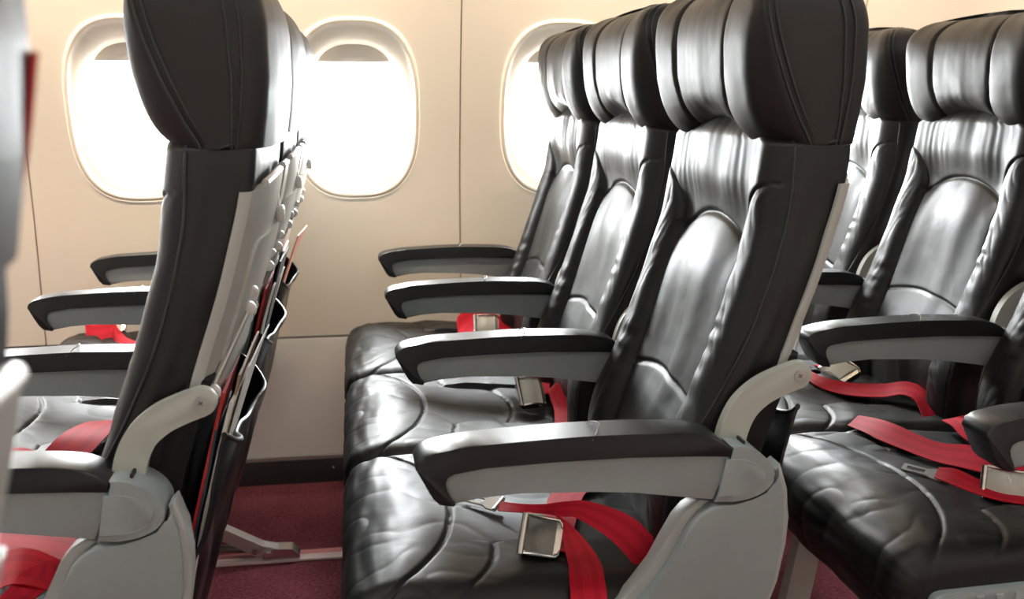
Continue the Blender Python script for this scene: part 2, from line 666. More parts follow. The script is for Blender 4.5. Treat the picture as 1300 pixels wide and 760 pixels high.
def build_window(n, wx):
    root = empty('window_%d' % n, (wx, 0, WIN_ZC))
    tag(root, kind='structure')
    # surround: a raised rim, then a smooth funnel in to the pane
    prof = [(1.0, -0.0010, 0.007), (1.0, -0.0040, 0.004), (1.0, -0.0050, 0.0), (1.0, -0.0035, -0.004), (0.86, 0.0005, 0.0), (0.72, 0.0035, 0), (0.55, 0.0075, 0),
            (0.38, 0.012, 0), (0.24, 0.017, 0), (0.12, 0.023, 0), (0.04, 0.030, 0), (0.0, 0.037, 0), (0.0, 0.075, 0)]
    verts, faces = [], []
    for f, dy, grow in prof:
        w = GLASS_W + (TRIM_W - GLASS_W) * f + grow
        h = GLASS_H + (TRIM_H - GLASS_H) * f + grow
        for a in ANG:
            x, z = sup(a, w, h, 2.75 - 0.15 * (1 - f))
            verts.append((x, wall_y(WIN_ZC + z) + dy, z))
    for r in range(len(prof) - 1):
        for j in range(NA):
            k = (j + 1) % NA
            faces.append((r * NA + j, r * NA + k, (r + 1) * NA + k, (r + 1) * NA + j))
    fr = from_lists('window_frame', verts, faces, M['frame'], root, True)
    # pane
    yp = 0.058
    verts = [(0, wall_y(WIN_ZC) + yp, 0)]
    for a in ANG:
        x, z = sup(a, GLASS_W + 0.004, GLASS_H + 0.004, 2.6)
        verts.append((x, wall_y(WIN_ZC + z) + yp, z))
    faces = [(0, 1 + j, 1 + (j + 1) % NA) for j in range(NA)]
    from_lists('window_pane', verts, faces, M['glass'], root, True)
    # shade drawn down a little, with its oval finger dimple
    drop = GLASS_DROP
    nx, nzz = 40, 10
    verts, faces = [], []
    zt, zb = GLASS_H + 0.004, GLASS_H - drop
    for i in range(nzz + 1):
        z = zb + (zt - zb) * i / nzz
        ww = GLASS_W + 0.006
        for j in range(nx + 1):
            x = -ww + 2 * ww * j / nx
            d = (x / 0.036) ** 2 + ((z - (zb + 0.014)) / 0.0085) ** 2
            dimple = -0.004 * math.exp(-d * d) if True else 0
            verts.append((x, wall_y(WIN_ZC + z) + 0.043 + dimple, z))
    off = len(verts)
    verts += [(v[0], v[1] + 0.003, v[2]) for v in verts]
    W = nx + 1
    for i in range(nzz):
        for j in range(nx):
            q = (i * W + j, i * W + j + 1, (i + 1) * W + j + 1, (i + 1) * W + j)
            faces += [q, tuple(off + v for v in q[::-1])]
    for j in range(nx):
        faces.append((j, j + 1, off + j + 1, off + j))
    from_lists('window_shade', verts, faces, M['shade'], root, True, 50)
    return root


windows = [build_window(1, WIN_XS[0])]
for i, wx in enumerate(WIN_XS[1:]):
    r = windows[0].copy()
    col.objects.link(r)
    r.name = 'window_%d' % (i + 2)
    r.location = (wx, 0, WIN_ZC)
    for ch in list(windows[0].children):
        copy_part(ch, r)
    windows.append(r)

# the other side of the cabin, behind the camera: the same panels and windows turned round
wall_front = wall_back.copy()
wall_front.name = 'wall_front'
wall_front.scale = (1, -1, 1)
wall_front.location = (0, 2 * YC, 0)
col.objects.link(wall_front)
for i, w in enumerate(list(windows)):
    r = w.copy()
    col.objects.link(r)
    r.name = 'window_%d' % (len(WIN_XS) + 1 + i)
    r.scale = (1, -1, 1)
    r.location = (w.location.x, 2 * YC, WIN_ZC)
    for ch in list(w.children):
        c = copy_part(ch, r)
        if ch.name.startswith('window_shade'):  # unseen shades stretched fully shut, added to block daylight from behind the camera
            zt = GLASS_H + 0.004
            k = (2 * GLASS_H + 0.008) / (GLASS_DROP + 0.004)
            c.scale = (1, 1, k)
            c.location = (0, 0, zt - k * zt)
for o, nm in ((dado, 'trim_5'), (gap, 'trim_6'), (lip, 'trim_7'), (kick, 'baseboard_front')):
    c = o.copy()
    c.name = nm
    c.scale = (1, -1, 1)
    c.location = (0, 2 * YC, 0)
    col.objects.link(c)

# ceiling: the wall's curve carried over the bins and across the aisle
half = [(wall_y(1.75) + 0.0, 1.75), (2.36, 1.80), (2.05, 1.72), (1.72, 1.74), (1.50, 1.86), (1.40, 2.04), (1.22, 2.14), (YC, 2.17)]
prof = half + [(2 * YC - y, z) for y, z in half[-2::-1]]
prof = [tuple(p) for p in catmull(prof, 4)]
outer = [(YC + (y - YC) * 1.06 + 0.0, z + 0.06) for y, z in prof]
verts, faces = [], []
n = len(prof)
for x in (X_MIN, X_MAX):
    verts += [(x, y, z) for y, z in prof] + [(x, y, z) for y, z in outer]
for i in range(n - 1):
    faces.append((i, i + 1, 2 * n + i + 1, 2 * n + i))
    faces.append((n + i, 3 * n + i, 3 * n + i + 1, n + i + 1))
    faces.append((i, n + i, n + i + 1, i + 1))
    faces.append((2 * n + i, 2 * n + i + 1, 3 * n + i + 1, 3 * n + i))
for i in (0, n - 1):
    faces.append((i, 2 * n + i, 3 * n + i, n + i))
tag(from_lists('ceiling', verts, faces, M['ceiling'], None, True, 40), kind='structure')
for nm, x0, x1 in (('wall_left', X_MIN - 0.06, X_MIN), ('wall_right', X_MAX, X_MAX + 0.06)):
    o = prism(nm, [(Y_FAR - 0.05, -0.05), (2.76, -0.05), (2.76, 1.75), (2.3, 2.25), (-0.6, 2.25), (Y_FAR - 0.05, 1.75)], x0, x1, M['ceiling'], None, 'x')
    tag(o, kind='structure')

# cabin lamps: one long strip over the aisle and one above each row of windows
lm = lamp_mat('warm_lamp_diffuser', (1.0, 0.80, 0.56), 2.0)
for nm, y, z, wy, watts, lab, tilt, spread, colour in (
        ('ceiling_light', YC, 2.145, 0.16, CEILING_LIGHT, 'long white light strip over the aisle ceiling', 0, 180, (0.80, 0.95, 1.0)),
        ('sidewall_light', 2.36, 1.755, 0.05, SIDEWALL_LIGHT, 'long warm light strip above the window wall', 30, 70, (1.0, 0.80, 0.58)),
        ('sidewall_light', 2 * YC - 2.30, 1.745, 0.05, SIDEWALL_LIGHT * 0.15, 'long warm light strip above the opposite window wall', -30, 70, (1.0, 0.80, 0.58))):
    lamp = prism(nm, rounded_path([(X_MIN + 0.1, y - wy / 2), (X_MAX - 0.1, y - wy / 2), (X_MAX - 0.1, y + wy / 2), (X_MIN + 0.1, y + wy / 2)], 0.02), z - 0.012, z, lm, None, 'z', 0.004)
    tag(lamp, lab, 'light')
    for k in range(4):
        xx = X_MIN + (X_MAX - X_MIN) * (k + 0.5) / 4
        a = area_light('lamp_glow', (xx, y, z - 0.016), (math.radians(tilt), 0, 0), 1.25, wy, watts, colour, math.radians(spread))
        a.parent = lamp

# seat track along the floor with its frosted cover
tr = prism('seat_track_cover', rounded_path([(X_MIN + 0.05, 2.198), (X_MAX - 0.05, 2.198), (X_MAX - 0.05, 2.246), (X_MIN + 0.05, 2.246)], 0.003), 0.0, 0.006, M['track'], None, 'z', 0.002)
tag(tr, 'frosted red and white strip covering the seat track on the carpet', 'floor strip')
prism('pale_band', [(X_MIN + 0.06, 2.196), (X_MAX - 0.06, 2.196), (X_MAX - 0.06, 2.222), (X_MIN + 0.06, 2.222)], 0.0005, 0.0068, M['track_white'], tr, 'z', 0.001)

# ------------------------------------------------------------------ the seat: local x from the row origin, y from the seat's centre
E_PTS = [(0.40, 0.380), (0.47, 0.374), (0.545, 0.375), (0.585, 0.386), (0.635, 0.413), (0.665, 0.430), (0.765, 0.478), (0.862, 0.509), (0.92, 0.521), (0.997, 0.528), (1.03, 0.532)]
S_PTS = [(0.40, 0.374), (0.47, 0.369), (0.545, 0.370), (0.585, 0.382), (0.636, 0.407), (0.701, 0.430), (0.773, 0.456), (0.871, 0.482), (0.949, 0.496), (0.992, 0.502), (1.03, 0.506)]
R_PTS = [(0.34, 0.462), (0.45, 0.470), (0.55, 0.492), (0.65, 0.512), (0.73, 0.532), (0.831, 0.568), (0.943, 0.599), (0.985, 0.604), (1.03, 0.604)]


def sm_interp(pts, z, h=0.03):
    return (interp(pts, z - h) + interp(pts, z - h / 2) + interp(pts, z) + interp(pts, z + h / 2) + interp(pts, z + h)) / 5


def bolster_start(z):
    """Where the side bolster begins, as a share of the half width: its rounded head sweeps out to the side seam."""
    if z > 0.945:
        return 1.2
    if z > 0.86:
        u = (z - 0.86) / 0.085
        return 0.60 + 0.40 * (1 - math.sqrt(max(0, 1 - u ** 2.2)))
    return 0.60 + 0.03 * math.sin((z - 0.45) * 7)


def back_front_x(t, z):
    at = abs(t)
    s, e = sm_interp(S_PTS, z), sm_interp(E_PTS, z)
    sgn = 1 if t > 0 else -1
    low = 1 - smoothstep(0.80, 0.955, z)
    centre = s + 0.010 + 0.018 * low
    # yoke: soft across, rolling out to the side seams
    yoke = centre - 0.009 * smoothstep(0.90, 0.985, z) * (1 - at ** 2)
    yoke += (s - yoke) * smoothstep(0.5, 0.84, at) * (1 - low) + 0 
    yoke += (e + 0.001 - yoke) * max(0.0, (at - 0.80) / 0.20) ** 2.0
    t0 = bolster_start(z)
    x = yoke
    gather = smoothstep(0.86, 0.95, z) * (1 - smoothstep(0.55, 0.9, at))
    if at < t0:
        x += (nz(t * 13 + 2 * nz(t * 2, z * 5, 1), z * 3.5, 4) * 0.0014 + nz(t * 5, z * 5, 9) * 0.0026) * gather
        x += nz(t * 2.5, z * 9, 2) * 0.003
    # the yoke dips where it meets the pad below
    x += 0.008 * (1 - smoothstep(0.875, 0.945, z)) * smoothstep(0.80, 0.875, z) * (1 - smoothstep(0.45, 0.75, at))
    if t0 < 1.0:
        za = 0.888 - 0.040 * (min(at, t0) / t0) ** 2.2
        d = za - z
        if at < t0:
            if d > 0:
                x -= (0.019 * (1 - math.exp(-d / 0.030)) * (1 - 0.9 * smoothstep(0.07, 0.23, d))) * (1 - (at / t0) ** 2.5 * 0.7)
                x += 0.0030 * nz(t * 4.5, z * 4.5, 31) * smoothstep(0.01, 0.06, d) * (1 - (at / t0) ** 4)
            x += 0.0042 * math.exp(-(d / 0.0032) ** 2)
            zl = 0.640 + 0.018 * (1 - (at / t0) ** 2)
            dl = z - zl
            x += 0.004 * math.exp(-(dl / 0.0030) ** 2)
            x += 0.0045 * nz(t * 2.2 + 3, z * 6, 7) * smoothstep(0, 0.05, d)
        else:
            u = min(1, (at - t0) / max(1e-4, 1 - t0))
            h = max(0, 1 - abs(2 * u - 1) ** 2.4) ** 0.62
            bx = (centre + 0.003) + (e - centre) * u
            y2 = bx - (bx - s) * h if bx > s else bx
            k = min(1, (1 - t0) / 0.34)
            y2 = yoke + (y2 - yoke) * k
            bx = yoke
            x = bx + (y2 - bx) * (0.35 + 0.65 * low)
            cr = math.sin(z * 150 + 9 * nz(z * 8, sgn * 3, 1)) * nz(z * 14, sgn * 5, 3)
            x += 0.0030 * cr * math.exp(-((u - 0.28) / 0.3) ** 2) + nz(u * 3, z * 18, sgn * 2) * 0.0014 + 0.0016 * (1 - abs(nz(u * 2.2 + 4, z * 26 + u * 3, sgn * 8))) ** 6 * math.exp(-((u - 0.35) / 0.4) ** 2)
        g = (at - t0) / 0.015
        x += 0.005 * math.exp(-g * g)
    return x


def build_backrest(parent):
    NT, zs = 141, [0.40 + (1.034 - 0.40) * i / 240 for i in range(241)]
    rings = []
    for z in zs:
        W = interp([(0.40, 0.203), (0.60, 0.205), (0.75, 0.212), (0.85, 0.212), (0.97, 0.208), (0.992, 0.206), (1.0, 0.190), (1.04, 0.180)], z)
        e, r = sm_interp(E_PTS, z), sm_interp(R_PTS, z)
        ring = []
        for j in range(NT):
            t = -1 + 2 * j / (NT - 1)
            x = back_front_x(t, z)
            if z > 0.996:
                x += 0.02 * smoothstep(0.996, 1.034, z)
            yy = W * t
            ring.append((x, yy, z))
        # right-hand side, rear, left-hand side
        side = []
        for k in range(1, 15):
            u = k / 14
            puff = 0.005 * math.sin(math.pi * u) - 0.004 * math.exp(-(u / 0.05) ** 2) + 0.0025 * nz(u * 3, z * 9, 5)
            side.append((e + (r - 0.012 - e) * u, W + puff))
        corner = [(r - 0.012 + 0.012 * math.sin(a), W - 0.012 + 0.012 * math.cos(a)) for a in (math.pi / 8, math.pi / 4, 3 * math.pi / 8, math.pi / 2)]
        pts = side + corner
        for x, y in pts:
            ring.append((x, y, z))
        for k in range(1, 10):
            y = (W - 0.012) * (1 - 2 * k / 10)
            ring.append((r + 0.004 * (1 - (y / W) ** 2), y, z))
        for x, y in pts[::-1]:
            ring.append((x, -y, z))
        rings.append(ring)
    o = loft('backrest', rings, M['leather'], parent)
    for s in (-1, 1):
        pth = []
        for i in range(2, len(rings), 4):
            p = rings[i][0 if s < 0 else NT - 1]
            pth.append((p[0] + 0.001, p[1] + s * 0.0005, p[2]))
        tube('piping', pth, 0.0021, M['piping'], o, 8)
    return o


HE = [(0.97, 0.536), (0.997, 0.528), (1.06, 0.498), (1.105, 0.482), (1.158, 0.468), (1.21, 0.462)]
HS = [(0.97, 0.560), (0.990, 0.532), (0.994, 0.518), (1.001, 0.505), (1.011, 0.494), (1.026, 0.484), (1.045, 0.4765), (1.076, 0.4695), (1.12, 0.467), (1.16, 0.470), (1.21, 0.480)]
HR = [(0.96, 0.604), (0.993, 0.611), (1.03, 0.617), (1.068, 0.621), (1.13, 0.621), (1.21, 0.612)]


def build_headrest(parent):
    NT = 97
    rows = []
    zb, zk, zt = 0.992, 1.128, 1.202
    for i in range(80):
        rows.append((zb + (zk - zb) * (i / 80) ** 1.4, 0.0))
    for i in range(25):
        rows.append((zk + (zt - zk) * math.sin(math.pi / 2 * i / 24), math.pi / 2 * i / 24))
    rings = []

    def ring_at(z, a, under=None):
        sh = 1 - math.cos(a)
        W = 0.208 + 0.003 * math.sin(min(1, (z - zb) / 0.2) * math.pi) - 0.060 * sh ** 1.25
        e = sm_interp(HE, z, 0.012) + 0.070 * sh ** 1.3
        r = interp(HR, z) - 0.060 * sh ** 1.3
        ring = []
        for j in range(NT):
            t = -1 + 2 * j / (NT - 1)
            at = abs(t)
            s = sm_interp(HS, z, 0.009) + 0.066 * sh ** 1.3
            ts = 0.46 - 0.05 * smoothstep(1.10, 1.0, z) + 0.04 * smoothstep(1.1, 1.2, z)
            if at < ts:
                x = s + 0.006 - 0.004 * (1 - (at / ts) ** 2) + 0.0016 * nz(t * 5, z * 7, 1) + (0.0005 + 0.0009 * smoothstep(1.08, 1.0, z)) * nz(t * 13, z * 6, 3)
            else:
                u = (at - ts) / (1 - ts)
                x = s + 0.004 * (1 - math.sin(min(1, u * 2.2) * math.pi / 2)) + (max(e, s) - s) * max(0.0, (u - 0.62) / 0.38) ** 2.0
                x += 0.0015 * nz(t * 5, z * 10, 6)
                if e < s:
                    x += (e - s) * smoothstep(0.4, 1, u)
                # roll into the side
                x += 0.012 * max(0, (u - 0.75) / 0.25) ** 2 * (1 - smoothstep(0.99, 1.03, z) * 0.3)
            x += 0.0065 * math.exp(-((at - ts) / 0.018) ** 2)
            dz = 0
            k = 1 - smoothstep(0.985, 1.06, z)
            dz = (0.027 * math.exp(-(at / 0.40) ** 2) - 0.012 * math.exp(-((at - 0.62) / 0.18) ** 2)) * k
            if under is not None:
                x = x + (0.575 - x) * under
                dz = dz * (1 - under) + 0.012 * under
            ring.append((x, W * t, z + dz))
        ex = ring[-1][0]
        pts = []
        for k in range(1, 17):
            u = k / 16
            puff = 0.004 * math.sin(math.pi * u) - 0.0035 * math.exp(-(u / 0.05) ** 2)
            puff -= 0.0025 * math.exp(-((u - 0.14) / 0.025) ** 2) + 0.0025 * math.exp(-((u - 0.955) / 0.02) ** 2)
            pts.append((ex + (r - 0.028 - ex) * u, W + puff))
        pts += [(r - 0.028 + 0.028 * math.sin(q), W - 0.028 + 0.028 * math.cos(q)) for q in [math.pi / 2 * m / 6 for m in range(1, 7)]]
        for x, y in pts:
            ring.append((x, y, z))
        for k in range(1, 12):
            y = (W - 0.028) * (1 - 2 * k / 12)
            ring.append((r + 0.010 * (1 - (y / W) ** 2), y, z))
        for x, y in pts[::-1]:
            ring.append((x, -y, z))
        return ring

    rings.append(ring_at(zb + 0.006, 0, 0.9))
    rings.append(ring_at(zb + 0.002, 0, 0.40))
    for z, a in rows:
        rings.append(ring_at(z, a))
    # dome the crown a little
    last = rings[-1]
    cx = sum(p[0] for p in last) / len(last)
    for f, up in ((0.75, 0.003), (0.4, 0.006), (0.08, 0.007)):
        rings.append([(cx + (p[0] - cx) * f, p[1] * f, p[2] + up) for p in last])
    o = loft('headrest', rings, M['leather_head'], parent)
    for s in (-1, 1):
        for back in (14, 16):
            pth = []
            for r in rings[3:-8:3]:
                p = r[NT + back - 1] if s > 0 else r[len(r) - (back)]
                pth.append((p[0], s * (abs(p[1]) + 0.0006), p[2]))
            tube('piping', pth, 0.0014, M['piping'], o, 8)
        for sh in (0.004, 0.013):
            pth = []
            for r in rings[2:-3:3]:
                k = 0 if s < 0 else NT - 1
                p = r[k]
                pth.append((p[0] + sh, p[1] + s * 0.0012, p[2]))
            tube('piping', pth, 0.0018, M['piping'], o, 8)
    return o


C_PROF = [(0.05, 0.335), (0.012, 0.338), (-0.010, 0.350), (-0.021, 0.372), (-0.026, 0.400), (-0.022, 0.428), (-0.008, 0.450), (0.020, 0.464), (0.060, 0.470),
          (0.11, 0.470), (0.18, 0.466), (0.26, 0.459), (0.34, 0.451), (0.42, 0.447), (0.47, 0.446)]


def build_cushion(parent):
    path = catmull(C_PROF, 22)
    NY = 151
    m = len(path)
    tang = [path[min(i + 1, m - 1)] - path[max(i - 1, 0)] for i in range(m)]
    verts = []
    for i in range(m):
        x0, z0 = path[i]
        t = tang[i] / (np.linalg.norm(tang[i]) + 1e-9)
        nx, nzv = -t[1], t[0]
        for j in range(NY):
            y = -0.249 + 0.498 * j / (NY - 1)
            ay = abs(y)
            h = 0.0
            # knee roll seam, bowed back from the front corners
            xs = 0.004 + 0.118 * max(0, 1 - (ay / 0.25) ** 2.2) ** 0.75
            top = z0 > 0.40
            d = x0 - xs
            if top:
                h -= 0.0048 * math.exp(-(d / 0.0030) ** 2)
                if d < 0:
                    h += 0.006 * (1 - math.exp(d / 0.03)) * smoothstep(-0.2, -0.02, d)
            # side bolster seam: sweeps in from the outer edge then runs back
            yb = 0.125
            xb = 0.085 + 0.075 * smoothstep(0.25, yb, ay) + 0.0
            if top:
                if ay >= yb:
                    dd = x0 - (0.085 + 0.085 * (1 - ((ay - yb) / (0.25 - yb)) ** 2) ** 0.5) if ay < 0.25 else 1
                    h -= 0.0042 * math.exp(-(dd / 0.0030) ** 2)
                    h += 0.006 * smoothstep(0.0, 0.05, dd)
                else:
                    if x0 > 0.16:
                        h -= 0.0042 * math.exp(-((ay - yb) / 0.0034) ** 2) * smoothstep(0.155, 0.185, x0)
                # seat well's rear arch
                xr = 0.292 - 0.03 * (ay / yb) ** 2
                if ay < yb:
                    h -= 0.0042 * math.exp(-((x0 - xr) / 0.0030) ** 2)
                    h -= 0.004 * smoothstep(0.13, 0.2, x0) * (1 - smoothstep(0.27, 0.29, x0))
            # wear: folds running down the roll, broad hollows on the seat
            front = 1 - smoothstep(0.02, 0.10, x0)
            arc = i / m * 4.0
            h += front * 0.0015 * (math.sin(arc * 9 + 5 * nz(y * 7, arc * 1.2, 3)) * 0.5 + nz(y * 13, arc * 7, 8) * 1.1)
            h += 0.0045 * nz(x0 * 6, y * 5, 5) * (0.5 + 0.5 * smoothstep(0, 0.1, x0))
            h += 0.0009 * nz(x0 * 26, y * 20, 15) - 0.0016 * (1 - abs(nz(x0 * 9 + y * 3, y * 13, 41))) ** 9
            # rounded shoulders where two cushions meet
            u = max(0.0, (ay - 0.212) / 0.037)
            h -= 0.030 * (1 - math.sqrt(max(0.0, 1 - min(u, 1) ** 2)))
            h += 0.004 * (1 - (ay / 0.25) ** 2)
            verts.append((x0 + nx * h, y, z0 + nzv * h))
    faces = []
    for i in range(m - 1):
        for j in range(NY - 1):
            faces.append((i * NY + j, (i + 1) * NY + j, (i + 1) * NY + j + 1, i * NY + j + 1))
    # closed underside and sides
    off = len(verts)
    for i in range(m):
        x0, z0 = path[i]
        xb = max(x0, 0.0)
        for y in (-0.246, 0.246):
            verts.append((min(max(x0, 0.002), 0.47), y, 0.345))
    for i in range(m - 1):
        a, b = off + 2 * i, off + 2 * (i + 1)
        faces.append((i * NY, a, b, (i + 1) * NY))
        faces.append((i * NY + NY - 1, (i + 1) * NY + NY - 1, b + 1, a + 1))
        faces.append((a, a + 1, b + 1, b))
    faces.append(tuple(range(0, NY)) + (off + 1, off))
    faces.append(tuple((m - 1) * NY + j for j in range(NY)) + (off + 2 * m - 1, off + 2 * m - 2))
    return from_lists('cushion', verts, faces, M['leather'], parent, True, 70)


def build_shell(parent):
    """Hard shell over the rear of the backrest, wrapped round its sides, notched at the top for the table latch."""
    ys = []
    half_y = [0.0, 0.012, 0.021, 0.0245, 0.0255, 0.034, 0.06, 0.10, 0.14, 0.17, 0.188, 0.198, 0.2045]
    ys = [-v for v in half_y[:0:-1]] + half_y
    NZ = 40

    def rear(y, z):
        return sm_interp(R_PTS, z) + 0.020 - 0.018 * (abs(y) / 0.205) ** 6 + 0.0

    def ztop(y):
        a = abs(y)
        base = 0.945 + 0.012 * (1 - (a / 0.205) ** 4)
        if a < 0.025:
            return 0.895 - 0.012 * math.sqrt(max(0, 1 - (a / 0.025) ** 2))
        return base

    outer, cols = [], []
    zbot = 0.70
    for y in ys:
        zt = ztop(y)
        cols.append([(rear(y, zbot + (zt - zbot) * k / NZ), y, zbot + (zt - zbot) * k / NZ) for k in range(NZ + 1)])
    # side wraps
    for s in (-1, 1):
        wr = []
        for f, dy in ((0.003, 0.0085), (0.010, 0.0125), (0.016, 0.0125)):
            wr.append([(p[0] - f, s * (0.2045 + dy), p[2]) for p in cols[-1 if s > 0 else 0]])
        cols = cols + wr if s > 0 else wr[::-1] + cols
    n = len(cols)
    verts = [p for c in cols for p in c]
    off = len(verts)
    for ci, c in enumerate(cols):
        for p in c:
            if ci < 3 or ci >= n - 3:
                verts.append((p[0] - 0.001, p[1] - math.copysign(0.005, p[1]), p[2]))
            else:
                verts.append((p[0] - 0.010, p[1] * 0.985, p[2]))
    W = NZ + 1
    faces = []
    for c in range(n - 1):
        for k in range(NZ):
            q = (c * W + k, c * W + k + 1, (c + 1) * W + k + 1, (c + 1) * W + k)
            faces += [q, tuple(off + v for v in q[::-1])]
        for k in (0, NZ):
            a, b = c * W + k, (c + 1) * W + k
            faces.append((a, b, off + b, off + a))
    for c in (0, n - 1):
        for k in range(NZ):
            a, b = c * W + k, c * W + k + 1
            faces.append((a, b, off + b, off + a))
    sh = from_lists('back_shell', verts, faces, M['shell'], parent, True, 35)
    # rounded lip along the top edge, either side of the notch
    bm = bmesh.new()
    for s in (-1, 1):
        path = [(rear(s * y, 0.945) - 0.002, s * y, ztop(s * y) + 0.001) for y in (0.032, 0.06, 0.10, 0.14, 0.175)]
        bm_tube(bm, path, 0.0048, 8)
    from_bm('shell_lip', bm, M['white_plastic'], sh)
    # turn-latch in the notch
    bm = bmesh.new()
    bm_box(bm, 0.598, 0.612, -0.008, 0.008, 0.900, 0.940, 0.003)
    bm_box(bm, 0.606, 0.618, -0.011, 0.011, 0.886, 0.908, 0.004)
    from_bm('table_latch', bm, M['white_plastic'], sh)
    # folded tray table
    pts = rounded_path([(-0.185, 0.705), (0.185, 0.705), (0.185, 0.888), (-0.185, 0.888)], 0.02)
    bm = bmesh.new()
    n0 = 0.0
    bm_prism(bm, pts, 0.0, 0.008, 'x', 0.002)
    bmesh.ops.triangulate(bm, faces=[f for f in bm.faces if len(f.verts) > 8])
    bmesh.ops.subdivide_edges(bm, edges=[e for e in bm.edges if e.calc_length() > 0.05], cuts=8, use_grid_fill=True)
    for v in bm.verts:
        v.co.x += rear(v.co.y, v.co.z) - 0.004
    tray = from_bm('tray_table', bm, M['shell'], parent)
    # its two arms, from the pivots up to round knobs on the table's edge
    for s in (-1, 1):
        bm = bmesh.new()
        bm_tube(bm, [(0.538, s * 0.203, 0.716), (0.556, s * 0.180, 0.752), (0.580, s * 0.152, 0.800)], 0.0038, 8)
        ar = from_bm('tray_arm', bm, M['alu'], tray)
        for px, py, pz, r, l in ((0.5400, 0.2065, 0.7145, 0.0100, 0.018), (0.581, 0.157, 0.802, 0.0085, 0.018), (0.586, 0.155, 0.822, 0.0072, 0.016)):
            bm = bmesh.new()
            bm_tube(bm, [(px, s * (py - l * 0.6), pz), (px, s * (py - l * 0.4), pz), (px, s * (py - 0.002), pz), (px, s * py, pz)], [r * 0.8, r, r, r * 0.7], 14)
            from_bm('tray_knob', bm, M['white_plastic'], tray)
    return sh


def build_pocket(parent):
    """Literature pocket: black panel of the lower back and a baggy vinyl pouch hanging open behind it."""
    ob = []
    bm = bmesh.new()
    prof = [(0.455, 0.30), (0.466, 0.40), (0.477, 0.50), (0.499, 0.60), (0.530, 0.70), (0.545, 0.735)]
    prof = smooth_path(prof, 5)
    pts = prof + [(0.50, 0.735), (0.47, 0.60), (0.445, 0.45), (0.43, 0.30)]
    bm_prism(bm, pts, -0.214, 0.214, 'y', 0.006)
    from_bm('lower_back', bm, M['fabric'], parent)
    NYP, NZP = 44, 46
    verts = []
    for k in range(NZP + 1):
        v = k / NZP
        z = 0.315 + v * 0.345
        xb = interp([(0.31, 0.459), (0.40, 0.468), (0.50, 0.479), (0.60, 0.501), (0.70, 0.532)], z)
        for j in range(NYP + 1):
            y = -0.205 + 0.41 * j / NYP
            u = abs(y) / 0.205
            edge = u ** 7 * (1 - (0.8 * smoothstep(0.42, 0.54, z) if y < 0 else 0))
            bulge = 0.036 * (1 - edge) * (0.25 + 0.9 * math.sin(min(1, v * 1.05) * math.pi * 0.62))
            sag = 0.026 * math.sin(y * 21 + 2 * nz(y * 6, z * 5, 3)) * v * (1 - u ** 2) * 0.55
            x = xb + 0.002 + bulge + sag + 0.008 * nz(y * 14, z * 10, 21)
            zz = z - 0.045 * (1 - u ** 2) * smoothstep(0.8, 1.0, v) + 0.012 * nz(y * 11, 3, 2) * v
            verts.append((max(x, xb + 0.003), y, zz))
    W = NYP + 1
    off = len(verts)
    verts += [(x - 0.004, y, z) for x, y, z in verts]
    faces = []
    for k in range(NZP):
        for j in range(NYP):
            q = (k * W + j, k * W + j + 1, (k + 1) * W + j + 1, (k + 1) * W + j)
            faces += [q, tuple(off + v for v in q[::-1])]
        for j in (0, NYP):
            a, b = k * W + j, (k + 1) * W + j
            faces.append((a, b, off + b, off + a))
    for k in (0, NZP):
        for j in range(NYP):
            a, b = k * W + j, k * W + j + 1
            faces.append((a, b, off + b, off + a))
    po = from_lists('seat_pocket', verts, faces, M['pouch'], parent, True, 60)
    edge = [verts[NZP * W + j] for j in range(W)]
    tube('pocket_hem', [(x - 0.002, y, z) for x, y, z in edge], 0.0035, M['pouch'], po, 8)
    return po


BR_PATH = [(0.438, 0.585), (0.441, 0.632), (0.447, 0.660), (0.459, 0.683), (0.478, 0.700), (0.500, 0.711), (0.5235, 0.7195)]


def build_bracket(parent, y0=-0.242, y1=-0.227):
    path = catmull([(x * 1.016 + 0.001, z - 0.005) for x, z in BR_PATH], 6)
    wid = [0.0185 - 0.002 * i / len(path) for i in range(len(path))]
    L, R = [], []
    for i, p in enumerate(path):
        t = path[min(i + 1, len(path) - 1)] - path[max(i - 1, 0)]
        t = t / np.linalg.norm(t)
        nrm = np.array([-t[1], t[0]])
        L.append(tuple(p + nrm * wid[i]))
        R.append(tuple(p - nrm * wid[i]))
    end = path[-1]
    t = end - path[-3]
    a0 = math.atan2(t[1], t[0])
    arc = [(end[0] + 0.0172 * math.cos(a0 + q), end[1] + 0.0172 * math.sin(a0 + q)) for q in [math.pi / 2 - math.pi * k / 12 for k in range(1, 12)]]
    br = prism('recline_bracket', L + arc + R[::-1], y0, y1, M['bracket'], parent, 'y', 0.003, 2)
    bm = bmesh.new()
    bm_tube(bm, [(end[0], y0 - 0.0022, end[1]), (end[0], y0 + 0.004, end[1])], 0.0068, 18)
    bm_tube(bm, [(end[0], y0 - 0.0030, end[1]), (end[0], y0 + 0.002, end[1])], 0.0042, 14)
    sc = from_bm('bracket_screw', bm, M['alu'], br)
    bm = bmesh.new()
    for a in (0.6, 0.6 + math.pi / 2):
        dx, dz = math.cos(a) * 0.003, math.sin(a) * 0.003
        bm_tube(bm, [(end[0] - dx, y0 - 0.0031, end[1] - dz), (end[0] + dx, y0 - 0.0031, end[1] + dz)], 0.0007, 6)
    from_bm('screw_slot', bm, M['dark_metal'], br)
    # spacer to the backrest and the seat frame
    bm = bmesh.new()
    bm_tube(bm, [(end[0], y1 - 0.002, end[1]), (end[0], -0.195 if y0 < 0 else 0.195, end[1])], 0.010, 14)
    from_bm('pivot_pin', bm, M['alu'], br)
    return br


